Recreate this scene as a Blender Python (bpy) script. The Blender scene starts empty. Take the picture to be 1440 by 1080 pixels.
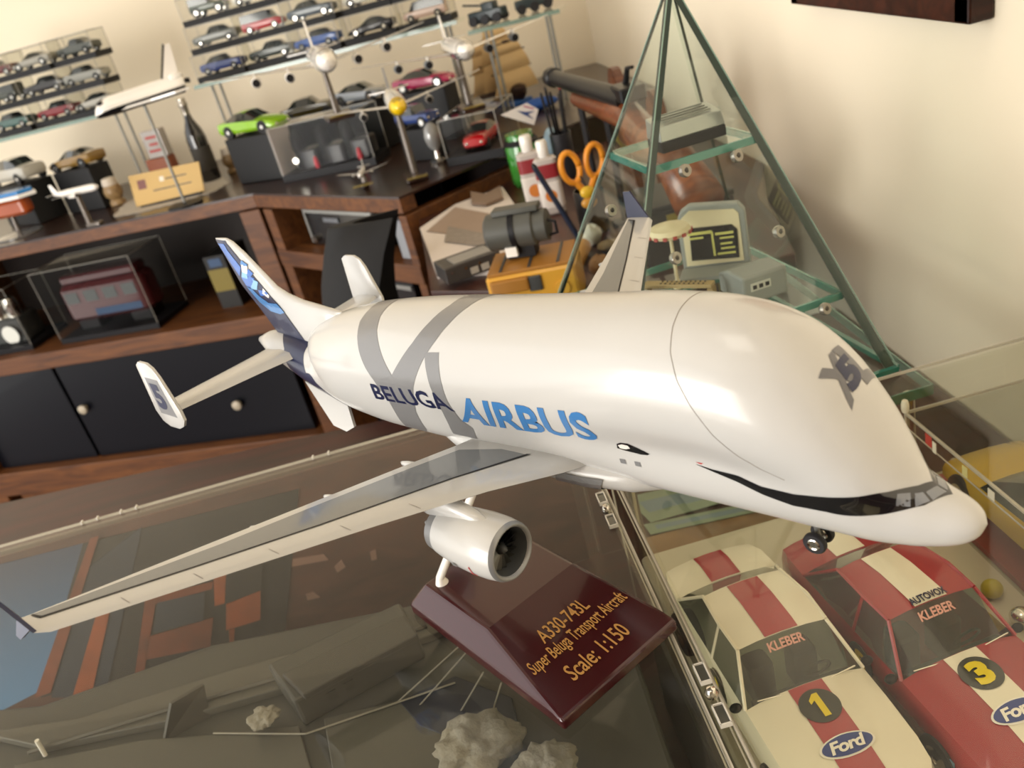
import bpy, bmesh, math, random
import numpy as np
from mathutils import Vector, Matrix
from mathutils.bvhtree import BVHTree

# ------------------------------------------------------------------ camera, world, lights, exposure
SC = bpy.context.scene
COL = SC.collection
CZ = 1.18                       # camera height above the floor
FPX = 1201.5                    # focal length in pixels of a 1440 wide frame
RC = np.array([[0.96576, -0.113436, -0.233323], [-0.259437, -0.422268, -0.868552], [0.0, 0.899345, -0.43724]])

def at(u, v, z=None, y=None, x=None):
    """world point seen at pixel (u, v) lying on the plane z / y / x"""
    d = RC.T @ np.array([(u - 720) / FPX, (v - 540) / FPX, 1.0])
    if z is not None: k = (z - CZ) / d[2]
    elif y is not None: k = y / d[1]
    else: k = x / d[0]
    return Vector((d[0] * k, d[1] * k, CZ + d[2] * k))

cam_data = bpy.data.cameras.new('camera')
cam = bpy.data.objects.new('camera', cam_data)
COL.objects.link(cam)
cam_data.sensor_width = 36.0
cam_data.lens = FPX / 1440 * 36.0
cam_data.clip_start = 0.01
r0, r1, r2 = RC
cam.matrix_world = Matrix(((r0[0], -r1[0], -r2[0], 0), (r0[1], -r1[1], -r2[1], 0), (r0[2], -r1[2], -r2[2], CZ), (0, 0, 0, 1)))
cam_data.dof.use_dof = True
cam_data.dof.focus_distance = 0.39
cam_data.dof.aperture_fstop = 15.0
SC.camera = cam
SC.cycles.transparent_max_bounces = 48

world = bpy.data.worlds.new('world')
SC.world = world
world.use_nodes = True
wn = world.node_tree.nodes
wn['Background'].inputs['Color'].default_value = (1.0, 0.98, 0.95, 1)
wn['Background'].inputs['Strength'].default_value = 1.35

def area(name, loc, target, size, size_y, power, color):
    l = bpy.data.lights.new(name, 'AREA')
    l.shape = 'RECTANGLE'; l.size = size; l.size_y = size_y; l.energy = power; l.color = color
    o = bpy.data.objects.new(name, l); COL.objects.link(o)
    o.location = loc
    o.rotation_euler = (Vector(target) - Vector(loc)).to_track_quat('-Z', 'Y').to_euler()
    return o
area('window_light', (-1.75, -0.72, 1.12), (0.25, 0.8, 0.95), 1.9, 1.3, 60, (1.0, 0.965, 0.91))
area('overhead_fill_light', (-0.1, 0.2, 2.5), (0.0, 0.5, 0.8), 0.5, 0.5, 2, (1.0, 0.93, 0.82))  # weak overhead fill, added; no fixture is known there

SC.view_settings.view_transform = 'Standard'
SC.view_settings.look = 'None'
SC.view_settings.gamma = 1.0
SC.view_settings.use_curve_mapping = False
SC.view_settings.exposure = 0.38

# ------------------------------------------------------------------ helpers
PI = math.pi
RND = random.Random(7)
MATS = {}

def srgb(c):
    if isinstance(c, str):
        c = tuple(int(c[i:i + 2], 16) / 255 for i in (0, 2, 4))
    return tuple(((x / 12.92) if x <= 0.04045 else ((x + 0.055) / 1.055) ** 2.4) for x in c) + (1.0,)

def mat(name, col, rough=0.5, metal=0.0, coat=0.0, noise=0.06, scale=40.0, bump=0.0, spec=0.5, emit=None):
    """plain procedural material: a colour with faint mottling and optional fine relief"""
    if name in MATS: return MATS[name]
    m = bpy.data.materials.new(name); m.use_nodes = True
    nt = m.node_tree; b = nt.nodes['Principled BSDF']
    c = srgb(col)
    b.inputs['Roughness'].default_value = rough
    b.inputs['Metallic'].default_value = metal
    b.inputs['Coat Weight'].default_value = coat
    b.inputs['Coat Roughness'].default_value = 0.05
    b.inputs['Specular IOR Level'].default_value = spec
    tc = nt.nodes.new('ShaderNodeTexCoord')
    nz = nt.nodes.new('ShaderNodeTexNoise'); nz.inputs['Scale'].default_value = scale; nz.inputs['Detail'].default_value = 3
    nt.links.new(tc.outputs['Object'], nz.inputs['Vector'])
    mx = nt.nodes.new('ShaderNodeMix'); mx.data_type = 'RGBA'
    mx.inputs[6].default_value = tuple(max(0, x * (1 - noise)) for x in c[:3]) + (1,)
    mx.inputs[7].default_value = tuple(min(1, x * (1 + noise)) for x in c[:3]) + (1,)
    nt.links.new(nz.outputs['Fac'], mx.inputs[0])
    nt.links.new(mx.outputs[2], b.inputs['Base Color'])
    if bump:
        bp = nt.nodes.new('ShaderNodeBump'); bp.inputs['Strength'].default_value = bump; bp.inputs['Distance'].default_value = 0.002
        nt.links.new(nz.outputs['Fac'], bp.inputs['Height']); nt.links.new(bp.outputs['Normal'], b.inputs['Normal'])
    if emit:
        b.inputs['Emission Color'].default_value = srgb(emit[0]); b.inputs['Emission Strength'].default_value = emit[1]
    MATS[name] = m
    return m

def wood(name, dark, light, rough=0.35, scale=6.0, stretch=(1, 9, 9), coat=0.2):
    if name in MATS: return MATS[name]
    m = bpy.data.materials.new(name); m.use_nodes = True
    nt = m.node_tree; b = nt.nodes['Principled BSDF']
    b.inputs['Roughness'].default_value = rough; b.inputs['Coat Weight'].default_value = coat; b.inputs['Coat Roughness'].default_value = 0.15
    tc = nt.nodes.new('ShaderNodeTexCoord'); mp = nt.nodes.new('ShaderNodeMapping')
    mp.inputs['Scale'].default_value = stretch
    nz = nt.nodes.new('ShaderNodeTexNoise'); nz.inputs['Scale'].default_value = scale; nz.inputs['Detail'].default_value = 6; nz.inputs['Distortion'].default_value = 1.2
    cr = nt.nodes.new('ShaderNodeValToRGB')
    cr.color_ramp.elements[0].position = 0.3; cr.color_ramp.elements[0].color = srgb(dark)
    cr.color_ramp.elements[1].position = 0.72; cr.color_ramp.elements[1].color = srgb(light)
    nt.links.new(tc.outputs['Object'], mp.inputs['Vector']); nt.links.new(mp.outputs['Vector'], nz.inputs['Vector'])
    nt.links.new(nz.outputs['Fac'], cr.inputs['Fac']); nt.links.new(cr.outputs['Color'], b.inputs['Base Color'])
    MATS[name] = m
    return m

def clear(name, tint, ior=1.45, haze=0.0, rough=0.02):
    """thin clear sheet: lets light straight through, mirrors by its Fresnel"""
    if name in MATS: return MATS[name]
    m = bpy.data.materials.new(name); m.use_nodes = True
    nt = m.node_tree; nt.nodes.clear()
    out = nt.nodes.new('ShaderNodeOutputMaterial')
    tr = nt.nodes.new('ShaderNodeBsdfTransparent'); tr.inputs['Color'].default_value = srgb(tint)
    gl = nt.nodes.new('ShaderNodeBsdfGlossy'); gl.inputs['Roughness'].default_value = rough; gl.inputs['Color'].default_value = (1, 1, 1, 1)
    fr = nt.nodes.new('ShaderNodeFresnel'); fr.inputs['IOR'].default_value = ior
    mx = nt.nodes.new('ShaderNodeMixShader')
    ge = nt.nodes.new('ShaderNodeNewGeometry'); iv = nt.nodes.new('ShaderNodeMath'); iv.operation = 'SUBTRACT'; iv.inputs[0].default_value = 1.0
    ml = nt.nodes.new('ShaderNodeMath'); ml.operation = 'MULTIPLY'      # mirror only on the side where a ray enters the sheet
    nt.links.new(ge.outputs['Backfacing'], iv.inputs[1]); nt.links.new(iv.outputs[0], ml.inputs[0]); nt.links.new(fr.outputs['Fac'], ml.inputs[1])
    nt.links.new(ml.outputs[0], mx.inputs['Fac']); nt.links.new(tr.outputs[0], mx.inputs[1]); nt.links.new(gl.outputs[0], mx.inputs[2])
    last = mx
    if haze:
        df = nt.nodes.new('ShaderNodeBsdfDiffuse'); df.inputs['Color'].default_value = (0.8, 0.78, 0.74, 1)
        m2 = nt.nodes.new('ShaderNodeMixShader'); m2.inputs['Fac'].default_value = haze
        nt.links.new(mx.outputs[0], m2.inputs[1]); nt.links.new(df.outputs[0], m2.inputs[2]); last = m2
    nt.links.new(last.outputs[0], out.inputs['Surface'])
    MATS[name] = m
    return m

class MB:
    """collects faces and links them as one mesh object"""
    def __init__(s): s.v = []; s.f = []
    def add(s, vs, fs):
        k = len(s.v); s.v += [tuple(p) for p in vs]; s.f += [tuple(i + k for i in q) for q in fs]; return s
    def box(s, c, d, R=None):
        c = Vector(c); vs = []
        for sx in (-.5, .5):
            for sy in (-.5, .5):
                for sz in (-.5, .5):
                    p = Vector((sx * d[0], sy * d[1], sz * d[2]))
                    vs.append(c + (R @ p if R else p))
        return s.add(vs, [(0, 1, 3, 2), (4, 6, 7, 5), (0, 4, 5, 1), (2, 3, 7, 6), (0, 2, 6, 4), (1, 5, 7, 3)])
    def rbox(s, c, d, r, n=3):
        """box with its vertical corners rounded and top edge chamfered"""
        x, y, z = d[0] / 2, d[1] / 2, d[2] / 2; r = min(r, x * .99, y * .99)
        def ring(q, zz):
            out = []
            for cx, cy, a0 in ((x - r, y - r, 0), (-x + r, y - r, 90), (-x + r, -y + r, 180), (x - r, -y + r, 270)):
                for i in range(n + 1):
                    a = math.radians(a0 + 90 * i / n); out.append((c[0] + cx + (r - q) * math.cos(a), c[1] + cy + (r - q) * math.sin(a), c[2] + zz))
            return out
        b = min(r * .45, z * .5)
        rings = [ring(b, -z), ring(0, -z + b), ring(0, z - b), ring(b, z)]
        return s.loft(rings, cap=True)
    def loft(s, rings, cap=True, closed=True):
        n = len(rings[0]); vs = [p for r in rings for p in r]; fs = []
        for i in range(len(rings) - 1):
            for j in range(n if closed else n - 1):
                k = (j + 1) % n; fs.append((i * n + j, i * n + k, (i + 1) * n + k, (i + 1) * n + j))
        if cap: fs.append(tuple(range(n - 1, -1, -1))); fs.append(tuple((len(rings) - 1) * n + j for j in range(n)))
        return s.add(vs, fs)
    def cyl(s, p0, p1, ra, rb=None, n=14, cap=True):
        rb = ra if rb is None else rb
        p0 = Vector(p0); p1 = Vector(p1); d = (p1 - p0).normalized()
        a = d.orthogonal().normalized(); b = d.cross(a)
        rings = [[p + (a * math.cos(2 * PI * i / n) + b * math.sin(2 * PI * i / n)) * r for i in range(n)] for p, r in ((p0, ra), (p1, rb))]
        return s.loft(rings, cap)
    def tube(s, pts, r, n=8, cap=True):
        pts = [Vector(p) for p in pts]; rings = []; a = None
        for i, p in enumerate(pts):
            d = (pts[min(i + 1, len(pts) - 1)] - pts[max(i - 1, 0)]).normalized()
            if a is None: a = d.orthogonal().normalized()
            a = (a - d * a.dot(d)).normalized(); b = d.cross(a)
            rr = r[i] if isinstance(r, (list, tuple)) else r
            rings.append([p + (a * math.cos(2 * PI * k / n) + b * math.sin(2 * PI * k / n)) * rr for k in range(n)])
        return s.loft(rings, cap)
    def lathe(s, prof, o=(0, 0, 0), axis=(0, 0, 1), n=20, cap=True):
        o = Vector(o); d = Vector(axis).normalized(); a = d.orthogonal().normalized(); b = d.cross(a)
        rings = [[o + d * h + (a * math.cos(2 * PI * i / n) + b * math.sin(2 * PI * i / n)) * max(r, 1e-5) for i in range(n)] for r, h in prof]
        return s.loft(rings, cap)
    def ell(s, c, r, n=14, m=9, R=None):
        c = Vector(c); rings = []
        for i in range(m + 1):
            t = PI * i / m; t = min(max(t, .02), PI - .02)
            ring = []
            for j in range(n):
                p = Vector((r[0] * math.sin(t) * math.cos(2 * PI * j / n), r[1] * math.sin(t) * math.sin(2 * PI * j / n), r[2] * -math.cos(t)))
                ring.append(c + (R @ p if R else p))
            rings.append(ring)
        return s.loft(rings, True)
    def prism(s, poly, lo, hi, fn=None):
        """poly of (a, b) pairs extruded from lo to hi; fn maps (a, b, c) to a point"""
        fn = fn or (lambda a, b, c: (a, b, c)); n = len(poly)
        return s.loft([[fn(a, b, lo) for a, b in poly], [fn(a, b, hi) for a, b in poly]], True)
    def quad(s, *p): return s.add(p, [tuple(range(len(p)))])
    def map(s, fn): s.v = [tuple(fn(Vector(p))) for p in s.v]; return s
    def mesh(s, name):
        me = bpy.data.meshes.new(name); me.from_pydata([tuple(p) for p in s.v], [], s.f); me.update()
        bm = bmesh.new(); bm.from_mesh(me); bmesh.ops.recalc_face_normals(bm, faces=bm.faces); bm.to_mesh(me); bm.free()
        return me
    def build(s, name, m, parent=None, smooth=False, bevel=0.0, label=None, kind=None, seg=2):
        me = s.mesh(name); me.materials.append(m)
        o = bpy.data.objects.new(name, me); COL.objects.link(o)
        if smooth:
            me.polygons.foreach_set('use_smooth', [True] * len(me.polygons))
            if smooth != 'all':
                me.set_sharp_from_angle(angle=math.radians(smooth if smooth is not True else 38))
        if parent: o.parent = parent
        if bevel:
            b = o.modifiers.new('bevel', 'BEVEL'); b.width = bevel; b.segments = seg; b.limit_method = 'ANGLE'
        if label: o['label'] = label
        if kind: o['kind'] = kind
        return o

def tag(o, label, cat, group=None):
    o['label'] = label; o['category'] = cat
    if group: o['group'] = group
    return o

def thing(name, label, cat, loc=(0, 0, 0), rz=0.0, group=None, rot=None):
    o = bpy.data.objects.new(name, None); COL.objects.link(o); o.empty_display_size = 0.01
    o.location = loc; o.rotation_euler = rot if rot else (0, 0, rz)
    return tag(o, label, cat, group)

def copy_tree(o, parent=None):
    c = o.copy(); COL.objects.link(c); c.parent = parent
    for ch in list(o.children): copy_tree(ch, c)
    return c

def place(o, loc, rz=0.0, label=None, group=None, scale=None):
    o.location = loc; o.rotation_euler = (0, 0, rz)
    if label: o['label'] = label
    if group: o['group'] = group
    if scale: o.scale = (scale,) * 3
    return o

def fan_fill(poly):
    """triangles of a flat polygon (list of 2-D points)"""
    from mathutils.geometry import tessellate_polygon
    return [tuple(t) for t in tessellate_polygon([[Vector((p[0], p[1], 0)) for p in poly]])]

def dense(vs, fs, maxlen):
    """subdivide a flat 2-D patch until no edge is longer than maxlen"""
    bm = bmesh.new()
    bv = [bm.verts.new((p[0], p[1], 0)) for p in vs]
    for q in fs:
        try: bm.faces.new([bv[i] for i in q])
        except ValueError: pass
    bmesh.ops.remove_doubles(bm, verts=bm.verts, dist=1e-7)
    bmesh.ops.triangulate(bm, faces=bm.faces)
    for _ in range(7):
        es = [e for e in bm.edges if e.calc_length() > maxlen]
        if not es: break
        bmesh.ops.subdivide_edges(bm, edges=es, cuts=1)
        bmesh.ops.triangulate(bm, faces=bm.faces)
    bm.verts.index_update()
    V = [(v.co.x, v.co.y) for v in bm.verts]; F = [tuple(v.index for v in f.verts) for f in bm.faces]
    bm.free()
    return V, F

def text2d(s, bold=0.0, spacing=1.0, shear=0.0, align='LEFT', line=1.0):
    """outline of a line of lettering as a flat patch scaled to the unit box (0..1, 0..1); returns verts, faces, aspect"""
    cu = bpy.data.curves.new('lettering', 'FONT'); cu.body = s; cu.offset = bold; cu.space_character = spacing; cu.shear = shear
    cu.resolution_u = 3; cu.align_x = align; cu.space_line = line
    ob = bpy.data.objects.new('lettering', cu); COL.objects.link(ob)
    dg = bpy.context.evaluated_depsgraph_get(); me = ob.evaluated_get(dg).to_mesh()
    V = [(v.co.x, v.co.y) for v in me.vertices]; F = [tuple(p.vertices) for p in me.polygons]
    ob.evaluated_get(dg).to_mesh_clear()
    bpy.data.objects.remove(ob); bpy.data.curves.remove(cu)
    x0 = min(p[0] for p in V); x1 = max(p[0] for p in V); y0 = min(p[1] for p in V); y1 = max(p[1] for p in V)
    return [((p[0] - x0) / (x1 - x0), (p[1] - y0) / (y1 - y0)) for p in V], F, (x1 - x0) / (y1 - y0)

def bil(q, s, t):
    """bilinear point of quad q = (bottom-left, bottom-right, top-right, top-left)"""
    a, b, c, d = [Vector(p) for p in q]
    return (a * (1 - s) + b * s) * (1 - t) + (d * (1 - s) + c * s) * t

def label_quad(name, s, q, m, parent, bold=0.0, lift=0.0, spacing=1.0):
    """flat lettering in the quad q (3-D corners, bottom-left first)"""
    V, F, _ = text2d(s, bold, spacing)
    n = (Vector(q[1]) - Vector(q[0])).cross(Vector(q[3]) - Vector(q[0])).normalized() * lift
    return MB().add([bil(q, a, b) + n for a, b in V], F).build(name, m, parent)

def drape(vs, fs, bvh, up=Vector((0, 0, 1)), lift=0.0003, fr=None):
    """drop a flat patch (points as 3-D) on a surface along -up"""
    out = []
    for p in vs:
        p = Vector(p); h = bvh.ray_cast(p + up * 0.5, -up)
        out.append(h[0] + (h[1] if h[1].dot(up) > 0 else -h[1]) * lift if h[0] is not None else p)
    return MB().add(out, fs)

def bvh_of(mb): return BVHTree.FromPolygons([Vector(p) for p in mb.v], mb.f)

# ------------------------------------------------------------------ shared materials
M_ACR = clear('clear_acrylic', (0.975, 0.975, 0.96), 1.40, 0.004)
M_ACR2 = clear('clear_box_plastic', (0.95, 0.95, 0.94), 1.13, 0.0)
M_GLASS = clear('green_tinted_glass', (0.982, 0.994, 0.988), 1.36)
M_GEDGE = mat('polished_glass_edge', '2f6a5c', 0.12, 0, 0.6, 0.25, 30)
M_GEDGED = mat('dark_glass_edge', '0c2820', 0.3, 0, 0.0, 0.3, 25)
M_AEDGE = mat('polished_acrylic_edge', 'b9b3a6', 0.25, 0, 0.5, 0.12, 60)
M_CHROME = mat('chrome', 'd8d4cc', 0.12, 1.0)
M_BLACK = mat('black_plastic', '100f13', 0.5, 0, 0.0, spec=0.3)
M_WHITE = mat('white_gloss_paint', 'f3efe8', 0.16, 0, 0.6, 0.01)
M_GREY = mat('grey_print', '7b7b7c', 0.3, 0, 0.3, 0.03)
M_DGREY = mat('dark_grey_plastic', '3c3d3d', 0.45)
M_NAVY = mat('navy_print', '0f183f', 0.3, 0, 0.15, 0.04)
M_TYRE = mat('black_rubber', '17161a', 0.6)
# ------------------------------------------------------------------ the setting
TOP = CZ - 0.309      # top of the clear cases
TAB = CZ - 0.475      # polished table under them
DESK = CZ - 0.33      # desk along the right wall
CNT = CZ - 0.285      # counter of the corner furniture
def struct(o): o['kind'] = 'structure'; return o

M_WALL = mat('cream_wall_paint', 'faeed6', 0.85, 0, 0, 0.02, 3.0, 0.05)
XW = 0.415
m = MB().box((0, 1.0, -0.02), (6, 6, 0.04)); struct(m.build('floor', wood('floor_boards', '3a1c14', '5a2c1e', 0.4)))
m = MB().box((-1.0, 1.0, 2.66), (2.83, 4.2, 0.08)); struct(m.build('light_block_ceiling', mat('overhead_block_paint', 'd9d2c4', 0.9, 0, 0, 0.02, 3.0)))  # unseen slab, added to block world light from overhead
# right wall, back wall (turned like the furniture in front of it)
m = MB().add([(XW, -1.5, 0), (XW, 4.0, 0), (XW, 4.0, 2.62), (XW, -1.5, 2.62), (XW + .1, -1.5, 0), (XW + .1, 4.0, 0), (XW + .1, 4.0, 2.62), (XW + .1, -1.5, 2.62)],
             [(0, 1, 2, 3), (4, 7, 6, 5), (0, 4, 5, 1), (3, 2, 6, 7), (0, 3, 7, 4), (1, 5, 6, 2)])
struct(m.build('wall_right', M_WALL))
CL = at(0, 347, z=CNT); CM = at(355, 272, z=CNT); CR = at(560, 277, z=CNT)
FD = (CM - CL).normalized()                      # along the left counter front, towards the right
FN = Vector((-FD.y, FD.x, 0))                    # into the furniture
FYAW = math.atan2(FD.y, FD.x)
B0 = CM + FN * 0.56
B0 = CM + FN * .60
WD = Vector((math.cos(math.radians(-5)), math.sin(math.radians(-5)), 0)); WN = Vector((-WD.y, WD.x, 0))
B0 = B0 + WN * .03
pl = B0 - WD * 3.0; pr_ = B0 + WD * ((XW + 0.05 - B0.x) / WD.x)
m = MB().prism([(pl.x, pl.y), (pr_.x, pr_.y), (pr_.x + WN.x * .1, pr_.y + WN.y * .1), (pl.x + WN.x * .1, pl.y + WN.y * .1)], 0, 2.62)
struct(m.build('wall_back', M_WALL))
m = MB().box((-1.0, -1.05, 1.31), (2.83, .1, 2.62)); struct(m.build('light_block_wall', mat('tan_block_paint', '9c8c78', 0.9, 0, 0, 0.03, 3.0)))  # unseen, added to block light from behind the camera
m = MB().prism([(XW - .012, -.99), (XW, -.99), (XW, 2.0), (XW - .012, 2.0)], 0, .09); struct(m.build('baseboard_right', wood('base_wood', '4a2414', '6a3820')))

# ------------------------------------------------------------------ the white transport aircraft model
def pch(xs, ys, x):
    xs = np.array(xs, float); ys = np.array(ys, float); h = np.diff(xs); d = np.diff(ys) / h
    mm = np.zeros(len(xs))
    for i in range(1, len(xs) - 1):
        if d[i - 1] * d[i] > 0:
            w1 = 2 * h[i] + h[i - 1]; w2 = h[i] + 2 * h[i - 1]; mm[i] = (w1 + w2) / (w1 / d[i - 1] + w2 / d[i])
    mm[0] = d[0]; mm[-1] = d[-1]
    x = np.clip(x, xs[0], xs[-1]); i = np.clip(np.searchsorted(xs, x) - 1, 0, len(xs) - 2); t = (x - xs[i]) / h[i]
    return (2 * t**3 - 3 * t**2 + 1) * ys[i] + (t**3 - 2 * t**2 + t) * h[i] * mm[i] + (-2 * t**3 + 3 * t**2) * ys[i + 1] + (t**3 - t**2) * h[i] * mm[i + 1]
LX = [0, .25, .8, 1.8, 3.2, 5, 7.5, 10, 34, 40, 45, 50, 54, 57.5, 60]
LB = [-1.0, -1.65, -2.15, -2.55, -2.8, -2.9, -2.88, -2.82, -2.82, -2.75, -2.35, -1.4, -.2, 1.0, 2.0]
LT = [-1.0, -.45, .0, .45, 1.2, 1.9, 2.5, 2.82, 2.82, 2.9, 3.05, 3.3, 3.5, 3.4, 2.6]
UX = [2.0, 2.8, 3.8, 5, 7, 9, 11, 13.5, 16, 20, 28, 36, 41, 45, 47.5, 49.4, 50.5, 51.0]
UT = [.5, 1.25, 2.9, 4.85, 7.35, 8.75, 9.4, 9.65, 9.6, 9.25, 8.55, 7.9, 7.25, 6.45, 5.7, 4.9, 4.2, 3.4]
UR = [.5, 1.2, 2.1, 2.95, 3.75, 4.2, 4.38, 4.4, 4.4, 4.4, 4.4, 4.3, 4.05, 3.5, 2.85, 2.1, 1.2, .4]
def zcen(x):
    lb = pch(LX, LB, x); lt = pch(LX, LT, x); rl = (lt - lb) / 2; zl = (lt + lb) / 2
    ut = pch(UX, UT, x); ur = pch(UX, UR, x); zu = ut - ur
    has = (x >= UX[0]) & (x <= UX[-1])
    zo = np.where(has, (np.maximum(zl - rl, zu - ur) + np.minimum(zl + rl, zu + ur)) / 2, zl)
    sm = lambda t: (lambda q: q * q * (3 - 2 * q))(np.clip(t, 0, 1))
    zo = zl + (zo - zl) * sm((x - 2) / 3) * sm((51 - x) / 1.5)
    return zo, zl, rl, zu, ur, has
def fus(x, ph):
    x = np.asarray(x, float); ph = np.asarray(ph, float)
    zo, zl, rl, zu, ur, has = zcen(x); dz = np.cos(ph)
    def rr(c, R):
        b = dz * (c - zo); q = b * b - (c - zo)**2 + R * R
        return np.where(q > 0, b + np.sqrt(np.maximum(q, 0)), 0)
    a = rr(zl, rl); b = np.where(has, rr(zu, ur), 0); k = 2.4; sm = lambda t: (lambda q: q * q * (3 - 2 * q))(np.clip(t, 0, 1))
    r = np.maximum(a, b) + k * .25 * np.maximum(1 - np.abs(a - b) / k, 0)**2 * np.where(has, 1, 0) * np.minimum(1, np.minimum(a, b)) * sm((x - 3) / 4) * sm((50.5 - x) / 4)
    return np.stack([x + 0 * r, r * np.sin(ph), zo + r * dz], -1)
S = 1 / 150.0
def onfus(pts, lift=0.022):
    """push points (metres of the real aircraft) onto the fuselage skin"""
    P = np.array(pts, float); zo = zcen(P[:, 0])[0]; ph = np.arctan2(P[:, 1], P[:, 2] - zo)
    A = fus(P[:, 0], ph); B = fus(P[:, 0], ph + .01); C = fus(P[:, 0] + .03, ph)
    n = np.cross(B - A, C - A); n /= np.linalg.norm(n, axis=1)[:, None] + 1e-9
    rad = A - np.stack([P[:, 0], 0 * ph, zo], -1)
    n *= np.sign((n * rad).sum(1) + 1e-12)[:, None]
    return [tuple((A[i] + n[i] * lift) * S) for i in range(len(P))]

AX = W_BACK = Vector((-0.684, 0.730, 0))
plane = thing('airplane_model', 'large white bulbous-nosed cargo airplane model with BELUGA AIRBUS lettering on maroon stand', 'model airplane',
              (0.133, 0.206, CZ - 0.1839), math.atan2(0.730, -0.684))
M_PLANE = mat('gloss_white_fuselage', 'c2c1be', 0.2, 0, 0.15, 0.01, 20)
M_APAT = mat('light_blue_print', '3a7ab8', 0.25, 0, 0.4, 0.03)
M_BLUE = mat('blue_print', '1f62b8', 0.25, 0, 0.4, 0.03)
M_BAND = mat('black_window_band', '0d0d12', 0.06, 0, 1.0, 0.02)
M_PANE = mat('grey_cockpit_pane', '787b80', 0.12, 0, 0.8, 0.03)
M_WGREY = mat('grey_wing_panel', '6e7173', .15, 0, .35, 0.03)

xs = np.unique(np.concatenate([[0.005, .04, .1, .18], np.linspace(.25, 5, 30), np.linspace(5, 50, 90), np.linspace(50, 51.3, 14), np.linspace(51.3, 60, 16)]))
NP = 200
rings = [[tuple(q * S) for q in fus(np.full(NP, x), np.linspace(0, 2 * PI, NP, endpoint=False))] for x in xs]
fm = MB().loft(rings, True)
fuselage = fm.build('fuselage', M_PLANE, plane, smooth='all')

def fus_poly(name, poly, m, lift=0.022, label=None, mirror=False, step=0.35):
    """poly: 3-D points on the skin, filled in the (x, angle) chart and laid on the skin"""
    P = np.array(poly, float); zo = zcen(P[:, 0])[0]; ph = np.arctan2(P[:, 1], P[:, 2] - zo) * 4.0
    c2 = [(P[i, 0], ph[i]) for i in range(len(P))]
    V, F = dense(c2, fan_fill(c2), step)
    X = np.array([p[0] for p in V]); H = np.array([p[1] for p in V]) / 4.0
    if mirror: H = -H
    return MB().add(onfus(fus(X, H), lift), F).build(name, m, fuselage, smooth='all', label=label)

# grey swooshes of the livery
b1o = [(42.4, -2.6, 5.6), (41.9, -1.0, 6.9), (41.26, .65, 7.15), (41.15, 1.9, 6.74), (40.63, 2.88, 6.11), (39.98, 3.62, 5.26), (39.23, 4.06, 4.28), (38.5, 4.2, 3.4)]
b1i = [(40.0, -2.6, 6.1), (39.6, -1.2, 7.3), (39.22, .15, 7.51), (38.92, 1.61, 7.23), (38.38, 2.67, 6.67), (37.66, 3.41, 5.99), (36.88, 3.96, 5.11), (36.15, 4.23, 4.2)]
b2l = [(33.0, -3.2, 6.4), (32.3, -1.08, 8.08), (32.31, .69, 8.16), (33.07, 2.26, 7.53), (33.97, 3.35, 6.51), (35.08, 3.97, 5.34), (36.15, 4.23, 4.2)]
b2r = [(30.4, -3.3, 6.8), (29.93, -1.01, 8.28), (30.42, .88, 8.27), (31.0, 2.23, 7.7), (31.7, 3.22, 6.83), (32.64, 3.93, 5.7), (33.49, 4.28, 4.49), (34.08, 4.34, 3.61)]
fus_poly('grey_swoosh', b1o + b1i[::-1], M_GREY)
fus_poly('grey_swoosh', b2l + [(38.5, 4.2, 3.4)] + b2r[::-1], M_GREY)
fus_poly('grey_swoosh', [(38.5, 4.2, 3.4), (37.9, 4.0, 1.94), (38.2, 3.64, .77), (38.9, 2.6, -1.2), (39.3, 2.2, -1.7), (37.0, 2.32, -1.74), (36.3, 2.7, -1.1), (35.6, 3.67, .98), (34.84, 4.08, 2.21), (34.08, 4.34, 3.61)], M_GREY, .023)
fus_poly('grey_swoosh', [(32.53, 3.7, 6.13), (32.32, 4.23, 4.9), (32.19, 4.36, 3.64), (32.29, 4.01, 2.05), (32.65, 3.57, .87), (33.26, 2.88, -.83),
                         (30.91, 2.86, -.81), (30.44, 3.35, .45), (31.03, 3.68, 1.23), (31.04, 4.18, 2.64), (30.96, 4.38, 4.11), (31.04, 4.16, 5.31), (31.13, 3.68, 6.29)], M_GREY, .024)
# navy tail paint behind the hold
for sgn in (False, True):
    fus_poly('navy_tail_paint', [(50.9, .05, 3.6), (51.0, 1.7, 2.9), (50.6, 2.3, 1.3), (49.4, 2.5, .6), (47.6, 2.45, -.4), (45.2, 2.2, -1.3), (43.5, 1.6, -2.2), (46, 1.0, -2.2),
                             (49, 1.4, -1.3), (51.5, 1.6, -.4), (53.6, 1.75, 1.0), (54.0, 1.5, 2.8), (55.6, .1, 3.5)], M_NAVY, .02, mirror=sgn)
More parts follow.
